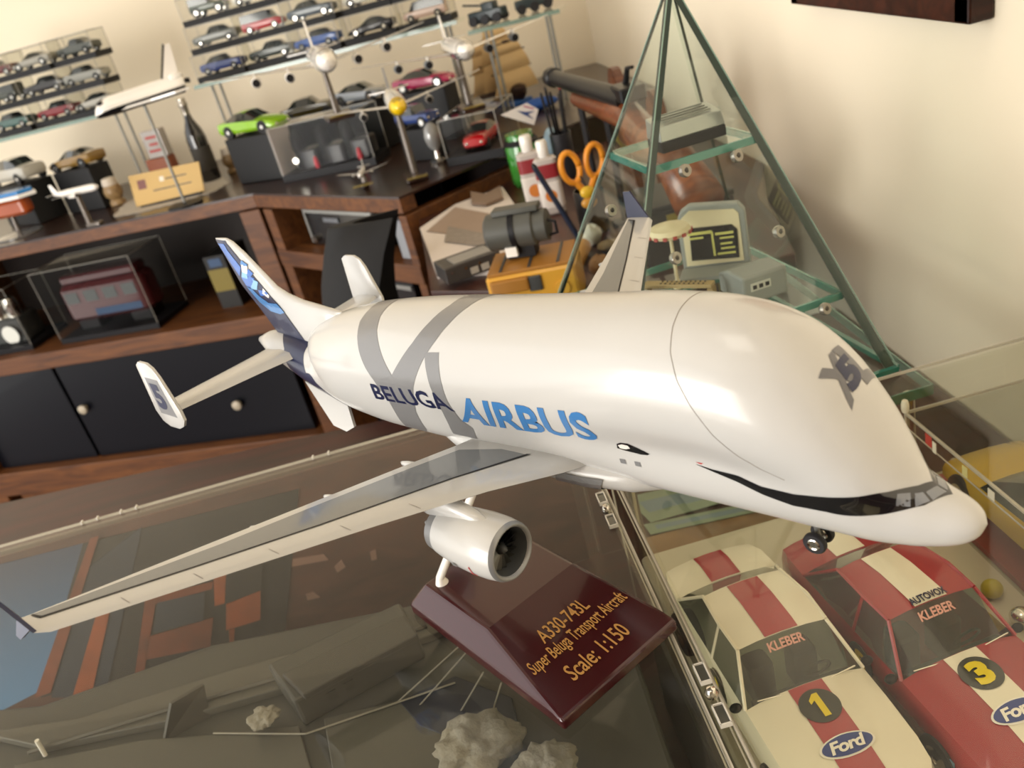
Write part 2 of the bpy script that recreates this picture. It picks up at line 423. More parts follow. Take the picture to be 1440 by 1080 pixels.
# cockpit band and its panes
top = np.array([(13.6, 2.86, 1.15), (12.58, 2.89, 1.03), (11.08, 2.98, 1.05), (9.85, 2.97, .7), (8.04, 3.02, .68), (5.47, 3.1, 1.23), (3.8, 2.07, 1.27), (2.83, .75, .99), (2.40, 0, .84)])
bot = np.array([(13.5, 2.87, 1.1), (12.5, 2.89, .85), (11.17, 2.91, .58), (9.82, 2.91, .13), (8.2, 2.84, -.2), (6.47, 2.85, -.09), (4.0, 2.1, -.02), (2.4, 1.15, .22), (1.52, 0, .31)])
def strip(name, A, Bt, mm, lift, mir, n=90, k=7):
    def res(C):
        d = np.concatenate([[0], np.cumsum(np.linalg.norm(np.diff(C, axis=0), axis=1))]); d /= d[-1]
        return np.stack([np.interp(np.linspace(0, 1, n), d, C[:, i]) for i in range(3)], 1)
    A = res(A); Bt = res(Bt); rows = [A * (1 - t) + Bt * t for t in np.linspace(0, 1, k)]
    V = np.concatenate(rows)
    if mir: V = V * np.array([1, -1, 1])
    F = [(i * n + j, i * n + j + 1, (i + 1) * n + j + 1, (i + 1) * n + j) for i in range(k - 1) for j in range(n - 1)]
    return MB().add(onfus(V, lift), F).build(name, mm, fuselage, smooth='all')
for mir in (False, True):
    strip('window_band', top, bot, M_BAND, .022, mir)
    for q in ([(3.46, 1.7, 1.02), (3.04, 1.22, .86), (2.94, 1.55, .28), (3.5, 1.88, .42)], [(2.9, 1.12, .83), (2.6, .83, .76), (2.24, .96, .4), (2.74, 1.46, .26)],
              [(2.5, .74, .72), (2.2, .06, .68), (1.76, .05, .42), (2.14, .86, .4)]):
        a = np.array(q); strip('cockpit_pane', a[[0, 1]], a[[3, 2]], M_PANE, .035, mir, 8, 6)
# seam of the cargo door
seam = [(14.25, -1.09, 9.5), (14.27, 0, 9.6), (14.25, 1.09, 9.5), (14.09, 2.21, 9.04), (13.74, 3.28, 8.15), (13.13, 4.02, 7.03), (12.36, 4.35, 5.85), (11.32, 4.3, 4.26), (10.34, 3.92, 3.04), (9.36, 3.53, 2.2), (8.27, 3.34, 1.69)]
sm = np.array(seam); d = np.linspace(0, len(sm) - 1, 80)
sm = np.stack([np.interp(d, range(len(sm)), sm[:, i]) for i in range(3)], 1)
for k in (1, -1):
    MB().tube(onfus(sm * np.array([1, k, 1]), 0.0), 0.00018, 5).build('door_seam', mat('seam_grey', '8d8781', .5), fuselage)
# lettering
def fus_text(name, s, q, m, bold, lift=.03, spacing=1.0, step=.05):
    V, F, a = text2d(s, bold, spacing)
    V, F = dense(V, F, step)
    P = [tuple(bil(q, a_, b_)) for a_, b_ in V]
    return MB().add(onfus(P, lift), F).build(name, m, fuselage, smooth='all')
def chart(x, ph): return tuple(fus(np.array([x]), np.array([math.radians(ph)]))[0])
M_XL = mat('nose_grey_print', '636368', .3, 0, .3, .03)
def chart_text(name, s, q, mm, bold, lift):
    V, F, a = text2d(s, bold); V, F = dense(V, F, .08)
    V3 = [bil([(p[0], p[1], 0) for p in q], a_, b_) for a_, b_ in V]
    return MB().add(onfus(fus([p.x for p in V3], np.radians([p.y for p in V3])), lift), F).build(name, mm, fuselage, smooth='all')
chart_text('navy_lettering', 'BELUGA', [(39.5, 82), (30.9, 77.8), (31.3, 61.0), (39.2, 64)], M_NAVY, .022, .03)
chart_text('blue_lettering', 'AIRBUS', [(31.0, 92.6), (19.7, 91), (19.3, 59.5), (30.0, 61.4)], M_APAT, .026, .03)
chart_text('grey_nose_lettering', 'X', [(5.45, 18), (5.75, -5), (6.95, -4), (6.85, 17)], M_XL, .05, .025)
chart_text('grey_nose_lettering', 'L', [(5.45, -6), (5.6, -24), (7.0, -22), (6.95, -2)], M_XL, .05, .027)
chart_text('navy_nose_numeral', '5', [(5.6, 9), (5.65, -8), (6.62, -9), (6.55, 6)], M_NAVY, .06, .04)
fus_poly('door_mark', [(18.55, 3.2, 1.6), (18.2, 3.22, 1.78), (17.73, 3.23, 1.8), (16.9, 3.0, 1.36), (16.52, 2.93, 1.18), (16.7, 2.92, 1.06), (17.15, 2.93, 1.01), (18.2, 3.0, 1.1), (18.67, 3.05, 1.2)], M_BAND, .025)
fus_poly('door_mark', [(18.5, 3.15, 1.5), (18.15, 3.17, 1.66), (17.8, 3.15, 1.6), (17.75, 3.08, 1.36), (18.1, 3.05, 1.22), (18.45, 3.06, 1.25)], M_WHITE, .034)
for x, z in ((18.58, .24), (17.55, .26)):
    fus_poly('grey_vent_mark', [(x + .2, 2.8, z - .17), (x - .2, 2.8, z - .17), (x - .2, 2.8, z + .17), (x + .2, 2.8, z + .17)], M_GREY, .025)
fus_poly('red_mark', [(13.6, 2.92, 1.3), (13.25, 2.92, 1.22), (13.1, 2.92, 1.34)], mat('red_print', 'c02a28', .3), .025)

# belly fairing under the wing
fr = []
for x, w, zb in ((16.2, .3, -2.6), (17.2, 1.7, -3.0), (19, 2.7, -3.35), (22, 3.15, -3.5), (27, 3.3, -3.5), (31, 3.2, -3.45), (34, 2.6, -3.25), (36.5, 1.6, -2.95), (38, .3, -2.6)):
    fr.append([tuple(Vector((x, w * math.cos(a), -1.7 + (1.2 if math.sin(a) > 0 else -(-1.7 - zb)) * (math.sin(a) if math.sin(a) > 0 else -math.sin(a)))) * S) for a in np.linspace(0, 2 * PI, 28, endpoint=False)])
ff = MB().loft(fr, True); fairing = ff.build('belly_fairing', M_PLANE, plane, smooth='all')
for sy in (1, -1):      # grey bands carried over the fairing
    bv = bvh_of(ff)
    V, F = dense([(24.8, -3.3), (21.4, -3.3), (20.4, -1.6), (23.8, -1.6)], [(0, 1, 2, 3)], .5)
    drape([(x * S, sy * 6 * S, z * S) for x, z in V], F, bv, Vector((0, sy, 0)), .0007).build('grey_swoosh', M_GREY, fairing)

# wings
def zwing(y): return -.7 + (abs(y) - 2.8) * .128
def foil(xl, xt, y, z, th, sy, n=9):
    c = xt - xl; up = []; lo = []
    for i in range(n):
        t = .5 - .5 * math.cos(PI * i / (n - 1)); h = th * c * 5 * (.2969 * math.sqrt(t) - .126 * t - .3516 * t * t + .2843 * t**3 - .1036 * t**4)
        up.append((xl + t * c, z + h * .75 - th * c * .3)); lo.append((xl + t * c, z - h * .85 - th * c * .3))
    return [tuple(Vector((x, sy * y, q)) * S) for x, q in up + lo[-2:0:-1]]
WST = [(1.5, 21.2, 31.4, .115), (4.0, 22.5, 31.9, .11), (8, 25.2, 33.0, .1), (14, 28.4, 34.65, .09), (20, 31.4, 36.35, .085), (26, 34.4, 38.05, .08), (29.6, 36.2, 39.1, .075), (30.15, 36.9, 39.25, .05)]
PANEL = [(38.9, 29.5), (38.15, 29.3), (34.6, 22.3), (31.5, 15.8), (28.1, 8.0), (25.8, 3.6), (28.0, 3.55), (31.0, 4.6), (32.2, 8.4), (33.9, 14.2), (35.5, 20)]
M_WING = mat('wing_white', 'bab9b6', .16, 0, .5, .01)
for sy in (1, -1):
    wm = MB().loft([foil(a, b, y, zwing(y), th, sy) for y, a, b, th in WST], True)
    wing = wm.build('wing', M_WING, plane, smooth=50)
    bv = bvh_of(wm)
    V, F = dense(PANEL, fan_fill(PANEL), .9)
    drape([(x * S, sy * y * S, 0) for x, y in V], F, bv, Vector((0, 0, 1)), .00022).build('grey_wing_panel', M_WGREY, wing, smooth='all')
    ln = [(38.9, 29.62), (38.0, 29.42), (34.45, 22.3), (31.35, 15.8), (27.95, 8.0), (25.5, 3.45)]
    lw = [(38.9, 29.5), (38.15, 29.3), (34.6, 22.3), (31.5, 15.8), (28.1, 8.0), (25.8, 3.5)]
    V = ln + lw; F = [(i, i + 1, i + 7, i + 6) for i in range(5)]; V, F = dense(V, F, .9)
    drape([(x * S, sy * y * S, 0) for x, y in V], F, bv, Vector((0, 0, 1)), .00028).build('black_panel_line', M_BLACK, wing)
    for y in (11.5, 15.2, 18.9, 22.6, 26):      # slat joints on the leading edge
        xl = np.interp(y, [w[0] for w in WST], [w[1] for w in WST]); V, F = dense([(xl + .25, y), (xl + 1.2, y + .05), (xl + 1.2, y + .09), (xl + .25, y + .04)], [(0, 1, 2, 3)], .4)
        drape([(a * S, sy * b * S, 0) for a, b in V], F, bv, Vector((0, 0, 1)), .0002).build('slat_joint', mat('seam_grey', '8d8781', .5), wing)
    # blended tip fence
    zt = zwing(30.15)
    wl = MB()
    for q in ([(36.9, 30.1, zt), (39.3, 30.1, zt), (39.75, 30.75, zt + 2.3), (39.0, 30.75, zt + 2.35)], [(37.4, 30.1, zt), (39.3, 30.1, zt), (39.6, 30.5, zt - 1.0), (38.9, 30.5, zt - 1.0)]):
        wl.loft([[tuple(Vector((x, sy * (y + e), z)) * S) for x, y, z in q] for e in (-.1, .1)], True)
    wl.build('tip_fence', M_NAVY, wing)
    # flap track pods under the trailing edge
    for y, ln_ in ((7.2, 4.2), (12.8, 3.6), (17.6, 3.2), (22.2, 2.6)):
        xt = np.interp(y, [w[0] for w in WST], [w[2] for w in WST])
        MB().ell(Vector((xt - .6, sy * y, zwing(y) - .62)) * S, (ln_ / 2 * S, .3 * S, .38 * S)).build('flap_pod', M_WING, wing, smooth='all')
    # engine
    ey, ez, ex = 9.5, -3.0, 22.7
    e0 = Vector((ex, sy * ey, ez)) * S
    eng = MB().lathe([(1.40 * S, 1.1 * S), (1.42 * S, .6 * S), (1.5 * S, .2 * S), (1.62 * S, .03 * S), (1.74 * S, .05 * S), (1.84 * S, .3 * S), (1.95 * S, 1.1 * S), (1.98 * S, 2.2 * S), (1.9 * S, 3.6 * S), (1.72 * S, 4.8 * S), (1.58 * S, 5.5 * S), (1.5 * S, 5.5 * S), (1.3 * S, 4.8 * S)], e0, (1, 0, 0), 40, False).build('engine_nacelle', M_PLANE, wing, smooth=50)
    # engine pieces are sub-parts of the wing's engine, so they hang directly from the airplane's nacelle level
    eng.parent = plane; eng['label'] = 'white engine nacelle with grey lip'
    MB().lathe([(1.5 * S, .19 * S), (1.63 * S, .015 * S), (1.755 * S, .04 * S), (1.85 * S, .29 * S), (1.86 * S, .3 * S)], e0, (1, 0, 0), 40, False).build('inlet_lip', mat('grey_lip', '8f9193', .25, .4), eng, smooth='all')
    MB().lathe([(1.39 * S, 1.3 * S), (1.41 * S, .6 * S), (1.49 * S, .205 * S)], e0, (1, 0, 0), 40, False).build('inlet_liner', mat('dark_liner', '4b4e50', .4), eng, smooth='all')
    MB().lathe([(1.56 * S, 5.3 * S), (1.42 * S, 6.2 * S), (1.3 * S, 6.2 * S), (.9 * S, 5.6 * S)], e0, (1, 0, 0), 36, False).build('exhaust_ring', M_GREY, eng, smooth=50)
    MB().lathe([(.8 * S, 5.5 * S), (.7 * S, 6.6 * S), (.1 * S, 7.6 * S)], e0, (1, 0, 0), 20, True).build('tail_cone', M_GREY, eng, smooth=50)
    MB().cyl(e0 + Vector((1.3 * S, 0, 0)), e0 + Vector((1.35 * S, 0, 0)), 1.39 * S, n=28).build('fan_disc', M_BLACK, eng)
    fb = MB()
    for i in range(18):
        a = 2 * PI * i / 18; u = Vector((0, math.cos(a), math.sin(a))); t = Vector((0, -math.sin(a), math.cos(a)))
        w = .2 * S
        for r_a, r_b in ((.3, 1.36),):
            p = [e0 + u * r_a * S + Vector((.95 * S, 0, 0)) - t * w * .5, e0 + u * r_a * S + Vector((1.2 * S, 0, 0)) + t * w * .5, e0 + u * r_b * S + Vector((1.25 * S, 0, 0)) + t * w, e0 + u * r_b * S + Vector((.9 * S, 0, 0)) - t * w]
            fb.quad(*p)
    fb.build('fan_blades', mat('fan_metal', '5d5d58', .3, .8), eng)
    MB().lathe([(.02 * S, .45 * S), (.2 * S, .65 * S), (.42 * S, 1.05 * S)], e0, (1, 0, 0), 16, True).build('spinner', M_DGREY, eng, smooth='all')
    py = []
    for x, zb, zt_, w in ((24.0, -1.6, -1.15, .12), (25.2, -1.7, -.75, .42), (27.0, -1.6, -.35, .5), (29.2, -1.7, -.45, .45), (31.0, -1.5, -.6, .12)):
        py.append([tuple(Vector((x, sy * (ey + k * w), z)) * S) for k, z in ((-1, zb), (1, zb), (1, zt_ - .15), (.6, zt_), (-.6, zt_), (-1, zt_ - .15))])
    MB().loft(py, True).build('pylon', M_PLANE, eng, smooth='all')
    if sy == 1:      # small printed marks on the outer face of the nacelle
        for (x, a, w, h, mm) in ((1.9, 118, .5, .14, mat('red_print', 'c02a28', .3)), (1.95, 106, .1, .7, mat('red_print', 'c02a28', .3)), (3.4, 108, .35, .3, M_GREY)):
            A = math.radians(a); u = Vector((0, math.sin(A), math.cos(A))); t = Vector((0, math.cos(A), -math.sin(A))); c = e0 + Vector((x * S, 0, 0)) + u * 1.995 * S
            MB().quad(c - Vector((w / 2 * S, 0, 0)) - t * h / 2 * S, c + Vector((w / 2 * S, 0, 0)) - t * h / 2 * S, c + Vector((w / 2 * S, 0, 0)) + t * h / 2 * S, c - Vector((w / 2 * S, 0, 0)) + t * h / 2 * S).build('printed_mark', mm, eng)

# tail fin
FS = [(2.0, 48, 56.0, 1.3), (5.0, 46.2, 57.6, 1.15), (6.2, 46.0, 58.4, .95), (6.55, 48.6, 58.65, .85), (6.8, 50.6, 58.85, .8), (7.3, 52.6, 59.2, .75), (7.9, 53.9, 59.55, .7), (10.8, 56.9, 60.45, .5), (11.8, 58.2, 60.8, .42), (12.1, 58.9, 60.85, .2)]
def fsec(z, a, b, th):
    n = 8; c = b - a; o = []
    for i in range(n):
        t = .5 - .5 * math.cos(PI * i / (n - 1)); o.append((a + t * c, th * 1.9 * (math.sqrt(t) - t) if False else th * 2 * math.sqrt(t) * (1 - t) * .65 + .02))
    return [tuple(Vector((x, h, z)) * S) for x, h in o] + [tuple(Vector((x, -h, z)) * S) for x, h in o[::-1]]
vm = MB().loft([fsec(*q) for q in FS], True); fin = vm.build('tail_fin', M_PLANE, plane, smooth=45)
bvf = bvh_of(vm)
def fin_poly(name, poly, mm, lift):
    for sy in (1, -1):
        V, F = dense(poly, fan_fill(poly), .6)
        drape([(x * S, 0, z * S) for x, z in V], F, bvf, Vector((0, sy, 0)), lift).build(name, mm, fin)
fin_poly('navy_fin_paint', [(59.05, 11.95), (57.8, 10.5), (56.4, 8.9), (55.0, 7.35), (53.85, 6.1), (51.6, 3.1), (51.0, 2.2), (55.8, 2.2), (57.5, 5.0), (58.45, 6.4), (59.45, 7.9), (60.35, 10.75), (60.78, 12.0)], M_NAVY, .0004)
for nm, poly, mm in (('blue_fin_stripe', [(60.55, 11.7), (59.3, 11.7), (59.1, 11.1), (57.9, 9.6), (58.9, 8.7), (59.5, 9.6), (60.1, 10.75)], M_BLUE),
                     ('light_fin_patch', [(57.4, 10.3), (56.7, 9.9), (56.9, 9.7), (57.8, 9.9)], M_APAT), ('white_fin_patch', [(57.63, 9.9), (56.79, 9.75), (57.19, 9.05), (58.02, 9.2)], M_WHITE),
                     ('blue_fin_patch', [(56.79, 9.55), (56.25, 9.15), (56.9, 8.77), (57.43, 8.9)], M_BLUE), ('light_fin_patch', [(58.02, 9.21), (57.22, 9.05), (57.54, 8.57), (58.6, 8.64)], mat('pale_blue_print', '86b9e6', .25)),
                     ('blue_fin_patch', [(58.67, 8.59), (56.9, 8.85), (56.3, 8.7), (57.6, 7.73), (58.38, 7.85)], M_BLUE), ('light_fin_patch', [(56.73, 8.61), (55.95, 8.4), (56.6, 7.62), (57.66, 7.64)], mat('pale_blue_print', '86b9e6', .25)),
                     ('blue_fin_patch', [(56.4, 7.64), (55.3, 7.65), (54.95, 7.3), (56.51, 7.04)], M_BLUE), ('white_fin_patch', [(55.5, 7.85), (54.9, 7.2), (55.2, 6.95), (55.9, 7.35)], M_WHITE),
                     ('light_fin_swoosh', [(58.44, 7.76), (57.43, 7.57), (56.81, 7.02), (55.67, 6.44), (54.3, 6.5), (53.5, 5.75), (54.36, 5.5), (55.91, 5.62), (57.28, 6.31)], M_APAT)):
    fin_poly(nm, poly, mm, .0006)
# tailplane with end fins
for sy in (1, -1):
    def sfoil(xl, xt, y, z, th):
        return [tuple(Vector((x, sy * y, q)) * S) for x, q in ((xl, z), (xl + (xt - xl) * .15, z + th), (xl + (xt - xl) * .45, z + th * 1.1), (xt, z), (xl + (xt - xl) * .45, z - th * .8), (xl + (xt - xl) * .15, z - th * .8))]
    st = MB().loft([sfoil(51.8, 57.2, .6, 2.3, .4), sfoil(53.4, 57.9, 4, 2.1, .32), sfoil(56.2, 59.4, 11.1, 1.75, .2)], True).build('tailplane', M_WING, plane, smooth=50)
    out = [(59.9, 5.6), (59.3, 5.95), (57.9, 5.95), (57.2, 5.6), (56.7, 4.9), (55.6, 1.8), (55.6, 1.0), (56.2, .35), (57.2, -.05), (58.8, -.1), (59.7, .25), (60.2, 1.2)]
    MB().loft([[tuple(Vector((57.9 + (x - 57.9) * k, sy * y, 2.9 + (z - 2.9) * k)) * S) for x, z in out] for y, k in ((11.0, .93), (11.08, 1), (11.3, 1), (11.38, .93))], True).build('end_fin', M_PLANE, st, smooth=40)
    if sy == 1:
        MB().quad(*[Vector((x, 11.385, z)) * S for x, z in ((57.0, 4.6), (59.2, 4.6), (59.2, 1.2), (56.4, 1.2))]).build('grey_end_fin_panel', M_GREY, st)
        label_quad('navy_numeral', '5', [Vector((x, 11.40, z)) * S for x, z in ((58.9, 1.7), (57.2, 1.7), (57.4, 4.1), (59.0, 4.1))], M_NAVY, st, .05)
    MB().loft([[tuple(Vector((x, sy * (y + e), z)) * S) for x, y, z in ((53.0, 1.2, -.4), (47.5, 1.4, -1.8), (46.4, 2.2, -3.2), (47.4, 2.4, -3.7), (49.2, 2.3, -3.5))] for e in (-.12, .12)], True).build('ventral_fin', M_PLANE, plane, smooth=30)
# nose gear
gear = MB().cyl(Vector((8.6, 0, -2.5)) * S, Vector((8.4, 0, -4.4)) * S, .16 * S).cyl(Vector((8.4, -.62, -4.45)) * S, Vector((8.4, .62, -4.45)) * S, .12 * S).build('nose_gear', mat('gear_grey', '70706c', .4, .3), plane, smooth=True)
for sy in (1, -1):
    c = Vector((8.4, sy * .52, -4.45)) * S
    MB().lathe([(.38 * S, -.2 * S), (.58 * S, -.2 * S), (.66 * S, -.1 * S), (.66 * S, .1 * S), (.58 * S, .2 * S), (.38 * S, .2 * S)], c, (0, 1, 0), 24, True).build('wheel_tyre', M_TYRE, gear, smooth=40)
    MB().lathe([(.37 * S, -.22 * S), (.3 * S, -.25 * S), (.12 * S, -.17 * S), (.1 * S, .17 * S), (.3 * S, .25 * S), (.37 * S, .22 * S)], c, (0, 1, 0), 20, True).build('wheel_hub', M_CHROME, gear, smooth=40)

# ------------------------------------------------------------------ maroon stand
BY = math.radians(33)
UF = Vector((math.cos(BY), math.sin(BY), 0)); US = Vector((-math.sin(BY), math.cos(BY), 0))
stand = thing('display_stand', 'glossy maroon wedge stand with gold lettering under the white airplane', 'display stand', (-0.0175, 0.2765, TOP), BY)
BWd, BL, RIM, HT = 0.078, 0.128, 0.007, 0.019
M_MAR = mat('maroon_lacquer', '3a0e13', 0.14, 0, 0.3, 0.05, 20)
bt = [(0, 0, 0), (BWd, 0, 0), (BWd, BL, 0), (0, BL, 0), (0, 0, RIM), (BWd, 0, RIM), (BWd, BL, RIM), (0, BL, RIM),
      (0.009, 0.062, HT), (BWd - .009, 0.062, HT), (BWd - .009, BL - .008, HT), (0.009, BL - .008, HT)]
MB().add(bt, [(3, 2, 1, 0), (0, 1, 5, 4), (1, 2, 6, 5), (2, 3, 7, 6), (3, 0, 4, 7), (4, 5, 9, 8), (5, 6, 10, 9), (6, 7, 11, 10), (7, 4, 8, 11), (8, 9, 10, 11)]).build('base', M_MAR, stand, bevel=.0014)
M_GOLD = mat('gold_print', 'b98a4a', .45, .1)
f0 = Vector(bt[4]); f1 = Vector(bt[5]); f2 = Vector(bt[9]); f3 = Vector(bt[8])
def slope(u, t): return bil([f0, f1, f2, f3], u, t)
for s, u0, u1, t0, t1 in (('A330-743L', .26, .73, .56, .70), ('Super Beluga Transport Aircraft', .05, .96, .37, .53), ('Scale: 1:150', .22, .74, .16, .31)):
    label_quad('gold_lettering', s, [slope(u0, t0), slope(u1, t0), slope(u1, t1), slope(u0, t1)], M_GOLD, stand, .012, .0004)
pz = plane.location.z - 3.53 * S - TOP
pt = Matrix.Rotation(-BY, 3, 'Z') @ (Vector((-.0175, .3666, 0)) - Vector((-0.0175, 0.2765, 0)))
MB().tube([(.016, .112, HT - .001), (.016, .112, HT + .004), (pt.x, pt.y, pz)], [.0042, .0024, .0022], 14).build('support_post', M_WHITE, stand, smooth=True)
# ------------------------------------------------------------------ polished table, desk
M_MAHO = wood('mahogany', '240b07', '42150d', 0.4, 5, (1, 7, 7), 0.12)
M_DESKW = wood('dark_brown_wood', '2a130c', '4a2416', 0.4, 5, (7, 1, 7), 0.1)
t = thing('polished_table', 'polished mahogany table under the clear display cases', 'table')
MB().prism([(-.95, -.35), (XW - .003, -.35), (XW - .003, .95), (-.02, .96), (-.95, 1.06)], TAB - .03, TAB - .0005).build('table_top', M_MAHO, t, bevel=.003)
for x, y in ((-.88, .9), (-.88, -.28), (.36, -.28), (.36, .88)):
    MB().box((x, y, (TAB - .03) / 2), (.06, .06, TAB - .03)).build('leg', M_MAHO, t)
t = thing('side_desk', 'dark wooden desk along the cream wall carrying papers and the yellow stand-in box', 'desk')
MB().prism([(0.004, .802), (.312, .802), (.36, 1.0), (XW - .002, 1.15), (XW - .002, 1.62), (CR.x + .02, CR.y + .012), (-.066, .985), (0.004, .93)], DESK - .03, DESK).build('desk_top', M_DESKW, t, bevel=.002)
MB().box((.23, 1.2, (DESK - .03) / 2), (.26, .36, DESK - .03)).build('pedestal', M_DESKW, t)
for x, y in ((.03, .82), (.29, .83)): MB().box((x, y, (TAB + DESK - .03) / 2), (.024, .024, DESK - .03 - TAB)).build('front_leg', M_DESKW, t)
t = thing('added_glass_platform', 'clear glass platform on thin legs added to hold up the glass pyramid', 'glass platform')  # support added under the pyramid, not seen in the image
GP = [(.050, .494), (.284, .504), (.284, .799), (.022, .799), (.022, .712), (.050, .70)]
MB().prism(GP, DESK - .008, DESK).build('sheet', M_GLASS, t)
for i in range(len(GP)):
    a, b_ = Vector(GP[i] + (DESK - .004,)), Vector(GP[(i + 1) % len(GP)] + (DESK - .004,))
    MB().box((a + b_) / 2, ((b_ - a).length, .0014, .0078), Matrix.Rotation(math.atan2((b_ - a).y, (b_ - a).x), 3, 'Z')).build('sheet_edge', M_GEDGE, t)
for x, y in ((.062, .506), (.272, .514), (.272, .786), (.036, .786)): MB().cyl((x, y, TAB), (x, y, DESK - .0085), .004, n=12).build('leg', M_CHROME, t, smooth=True)

# ------------------------------------------------------------------ clear cases
def clear_case(label, x0, x1, y0, y1, zb, zt, yaw, th=.004, name='display_case', mtr=None, edge=.0016, lid=True):
    c = thing(name, label, 'display case', ((x0 + x1) / 2, (y0 + y1) / 2, zb), yaw)
    w, d, h = x1 - x0, y1 - y0, zt - zb; mm = mtr or M_ACR
    MB().box((0, 0, h - th / 2), (w, d, th)).build('lid', mm, c)
    MB().box((0, d / 2 - th / 2, (h - th) / 2), (w, th, h - th)).build('back_panel', mm, c)
    MB().box((0, -d / 2 + th / 2, (h - th) / 2), (w, th, h - th)).build('front_panel', mm, c)
    for s in (-1, 1): MB().box((s * (w / 2 - th / 2), 0, (h - th) / 2), (th, d - 2 * th, h - th)).build('side_panel', mm, c)
    e = edge
    for s in (-1, 1):
        MB().box((s * w / 2, 0, h - e / 2), (e, d, e)).build('lid_edge', M_AEDGE, c)
        MB().box((0, s * d / 2, h - e / 2), (w, e, e)).build('lid_edge', M_AEDGE, c)
        MB().box((s * w / 2, 0, h - .012), (e * .5, d, e * .4)).build('lid_edge', M_AEDGE, c)
        for q in (-1, 1): MB().box((s * (w / 2), q * (d / 2), h / 2), (e * .8, e * .8, h)).build('corner_edge', M_AEDGE, c)
    return c
YC = math.radians(1.6)
def rotp(x, y, yaw=YC): return Vector((x * math.cos(yaw) - y * math.sin(yaw), x * math.sin(yaw) + y * math.cos(yaw), 0))
RE = Vector((.0430, .345, 0))                       # a point on the right rim of the left case
def casepos(dx0, dx1, y0, y1):                       # rectangle in the cases' own turned frame around RE
    c = RE + rotp((dx0 + dx1) / 2, (y0 + y1) / 2 - .345)
    return c
c = casepos(-.62, 0, .06, .607)
left_case = clear_case('wide clear acrylic case holding the grey ship model under the airplane', c.x - .31, c.x + .31, c.y - .2735, c.y + .2735, TAB, TOP, YC)
c2 = casepos(.009, .317, .06, .492)
right_case = clear_case('clear acrylic case covering the striped race cars beside the wall', c2.x - .154, c2.x + .154, c2.y - .216, c2.y + .216, TAB, TOP - .001, YC)
M_CLIP = mat('clear_clip_edge', 'd9d5cc', .2, 0, .5)
def latch(parent, px):
    p = at(px[0], px[1], z=TOP + .001); q = parent.matrix_world.inverted() if False else None
    l = thing('case_latch', '', 'latch', (p.x, p.y, TOP + .0), YC + math.radians(90))
    for s in (-1, 1):
        fr = MB()
        for a in (-1, 1):
            fr.box((s * .0125 + a * .0055, 0, .0012), (.0006, .0052, .0024)).box((s * .0125, a * .0024, .0012), (.0115, .0006, .0024))
        fr.build('clip_frame', M_CLIP, l)
        MB().box((s * .0125, 0, .0008), (.0105, .0044, .0012)).build('clip_pane', mat('smoked_clip', '4a4a44', .15, 0, .6), l)
    MB().lathe([(.0028, 0), (.0032, .002), (.002, .0045), (.0004, .0052)], (0, 0, 0), (0, 0, 1), 14).build('knob', M_CHROME, l, smooth=True)
    return l
tag(latch(left_case, (853, 717)), 'small clear latch on the case rim just below the fuselage', 'latch')
tag(latch(left_case, (1001, 976)), 'small clear latch on the case rim beside the white race car', 'latch')
# small rim clips along the back edge of the left case
for i, u in enumerate((123, 144, 176, 197, 441, 463)):
    p = at(u, 758 - u * .254, z=TOP); p.y = c.y + .2735 / math.cos(YC) + (p.x - c.x) * math.tan(YC) - .0035
    tag(MB().rbox((0, 0, .0016), (.0016, .004, .0026), .0007).build('rim_clip', M_CLIP), ['leftmost', 'second from the left', 'third from the left', 'fourth from the left', 'second from the right', 'rightmost'][i] + ' tiny clear rivet on the back rim of the wide case', 'rivet', 'rivets on the back rim').location = (p.x, p.y, TOP)

# ------------------------------------------------------------------ backdrop print in the left case
YB = c.y + .2735 - .0078
bd = thing('backdrop_picture', 'printed backdrop of blue dusk sky and orange launch tower inside the wide case', 'picture', (0, 0, 0))
def bq(poly, name, mm, off=0.0):
    pts = [at(u, v, y=YB - off - (0 if True else 0)) for u, v in poly]
    sl = math.tan(YC)
    pts = [Vector((p.x, YB - off + (p.x - c.x) * sl, min(max(p.z, TAB + .001), TOP - .006))) for p in pts]
    n = len(pts); f = [tuple(range(n))]
    return MB().loft([pts, [p + Vector((0, .0008, 0)) for p in pts]], True).build(name, mm, bd)
bx0, bx1 = c.x - .30 - .27 * math.sin(YC), c.x + .30 - .27 * math.sin(YC)
slp = math.tan(YC)
MB().add([(bx0, YB + (bx0 - c.x) * slp, TAB + .001), (bx1, YB + (bx1 - c.x) * slp, TAB + .001), (bx1, YB + (bx1 - c.x) * slp, TOP - .006), (bx0, YB + (bx0 - c.x) * slp, TOP - .006),
          (bx0, YB + .002 + (bx0 - c.x) * slp, TAB + .001), (bx1, YB + .002 + (bx1 - c.x) * slp, TAB + .001), (bx1, YB + .002 + (bx1 - c.x) * slp, TOP - .006), (bx0, YB + .002 + (bx0 - c.x) * slp, TOP - .006)],
         [(0, 1, 2, 3), (4, 7, 6, 5), (0, 4, 5, 1), (3, 2, 6, 7), (0, 3, 7, 4), (1, 5, 6, 2)]).build('backing_board', wood('red_brown_print', '3a1f18', '5f382b', .6, 9, (2, 2, 5), 0), bd)
M_SKY = bpy.data.materials.new('dusk_sky_print'); M_SKY.use_nodes = True
nt = M_SKY.node_tree; b = nt.nodes['Principled BSDF']; b.inputs['Roughness'].default_value = .5
tc = nt.nodes.new('ShaderNodeTexCoord'); sp = nt.nodes.new('ShaderNodeSeparateXYZ'); mr = nt.nodes.new('ShaderNodeMapRange')
mr.inputs['From Min'].default_value = TAB; mr.inputs['From Max'].default_value = TOP
cr = nt.nodes.new('ShaderNodeValToRGB'); cr.color_ramp.elements[0].color = srgb('5a88b4'); cr.color_ramp.elements[1].color = srgb('26304a')
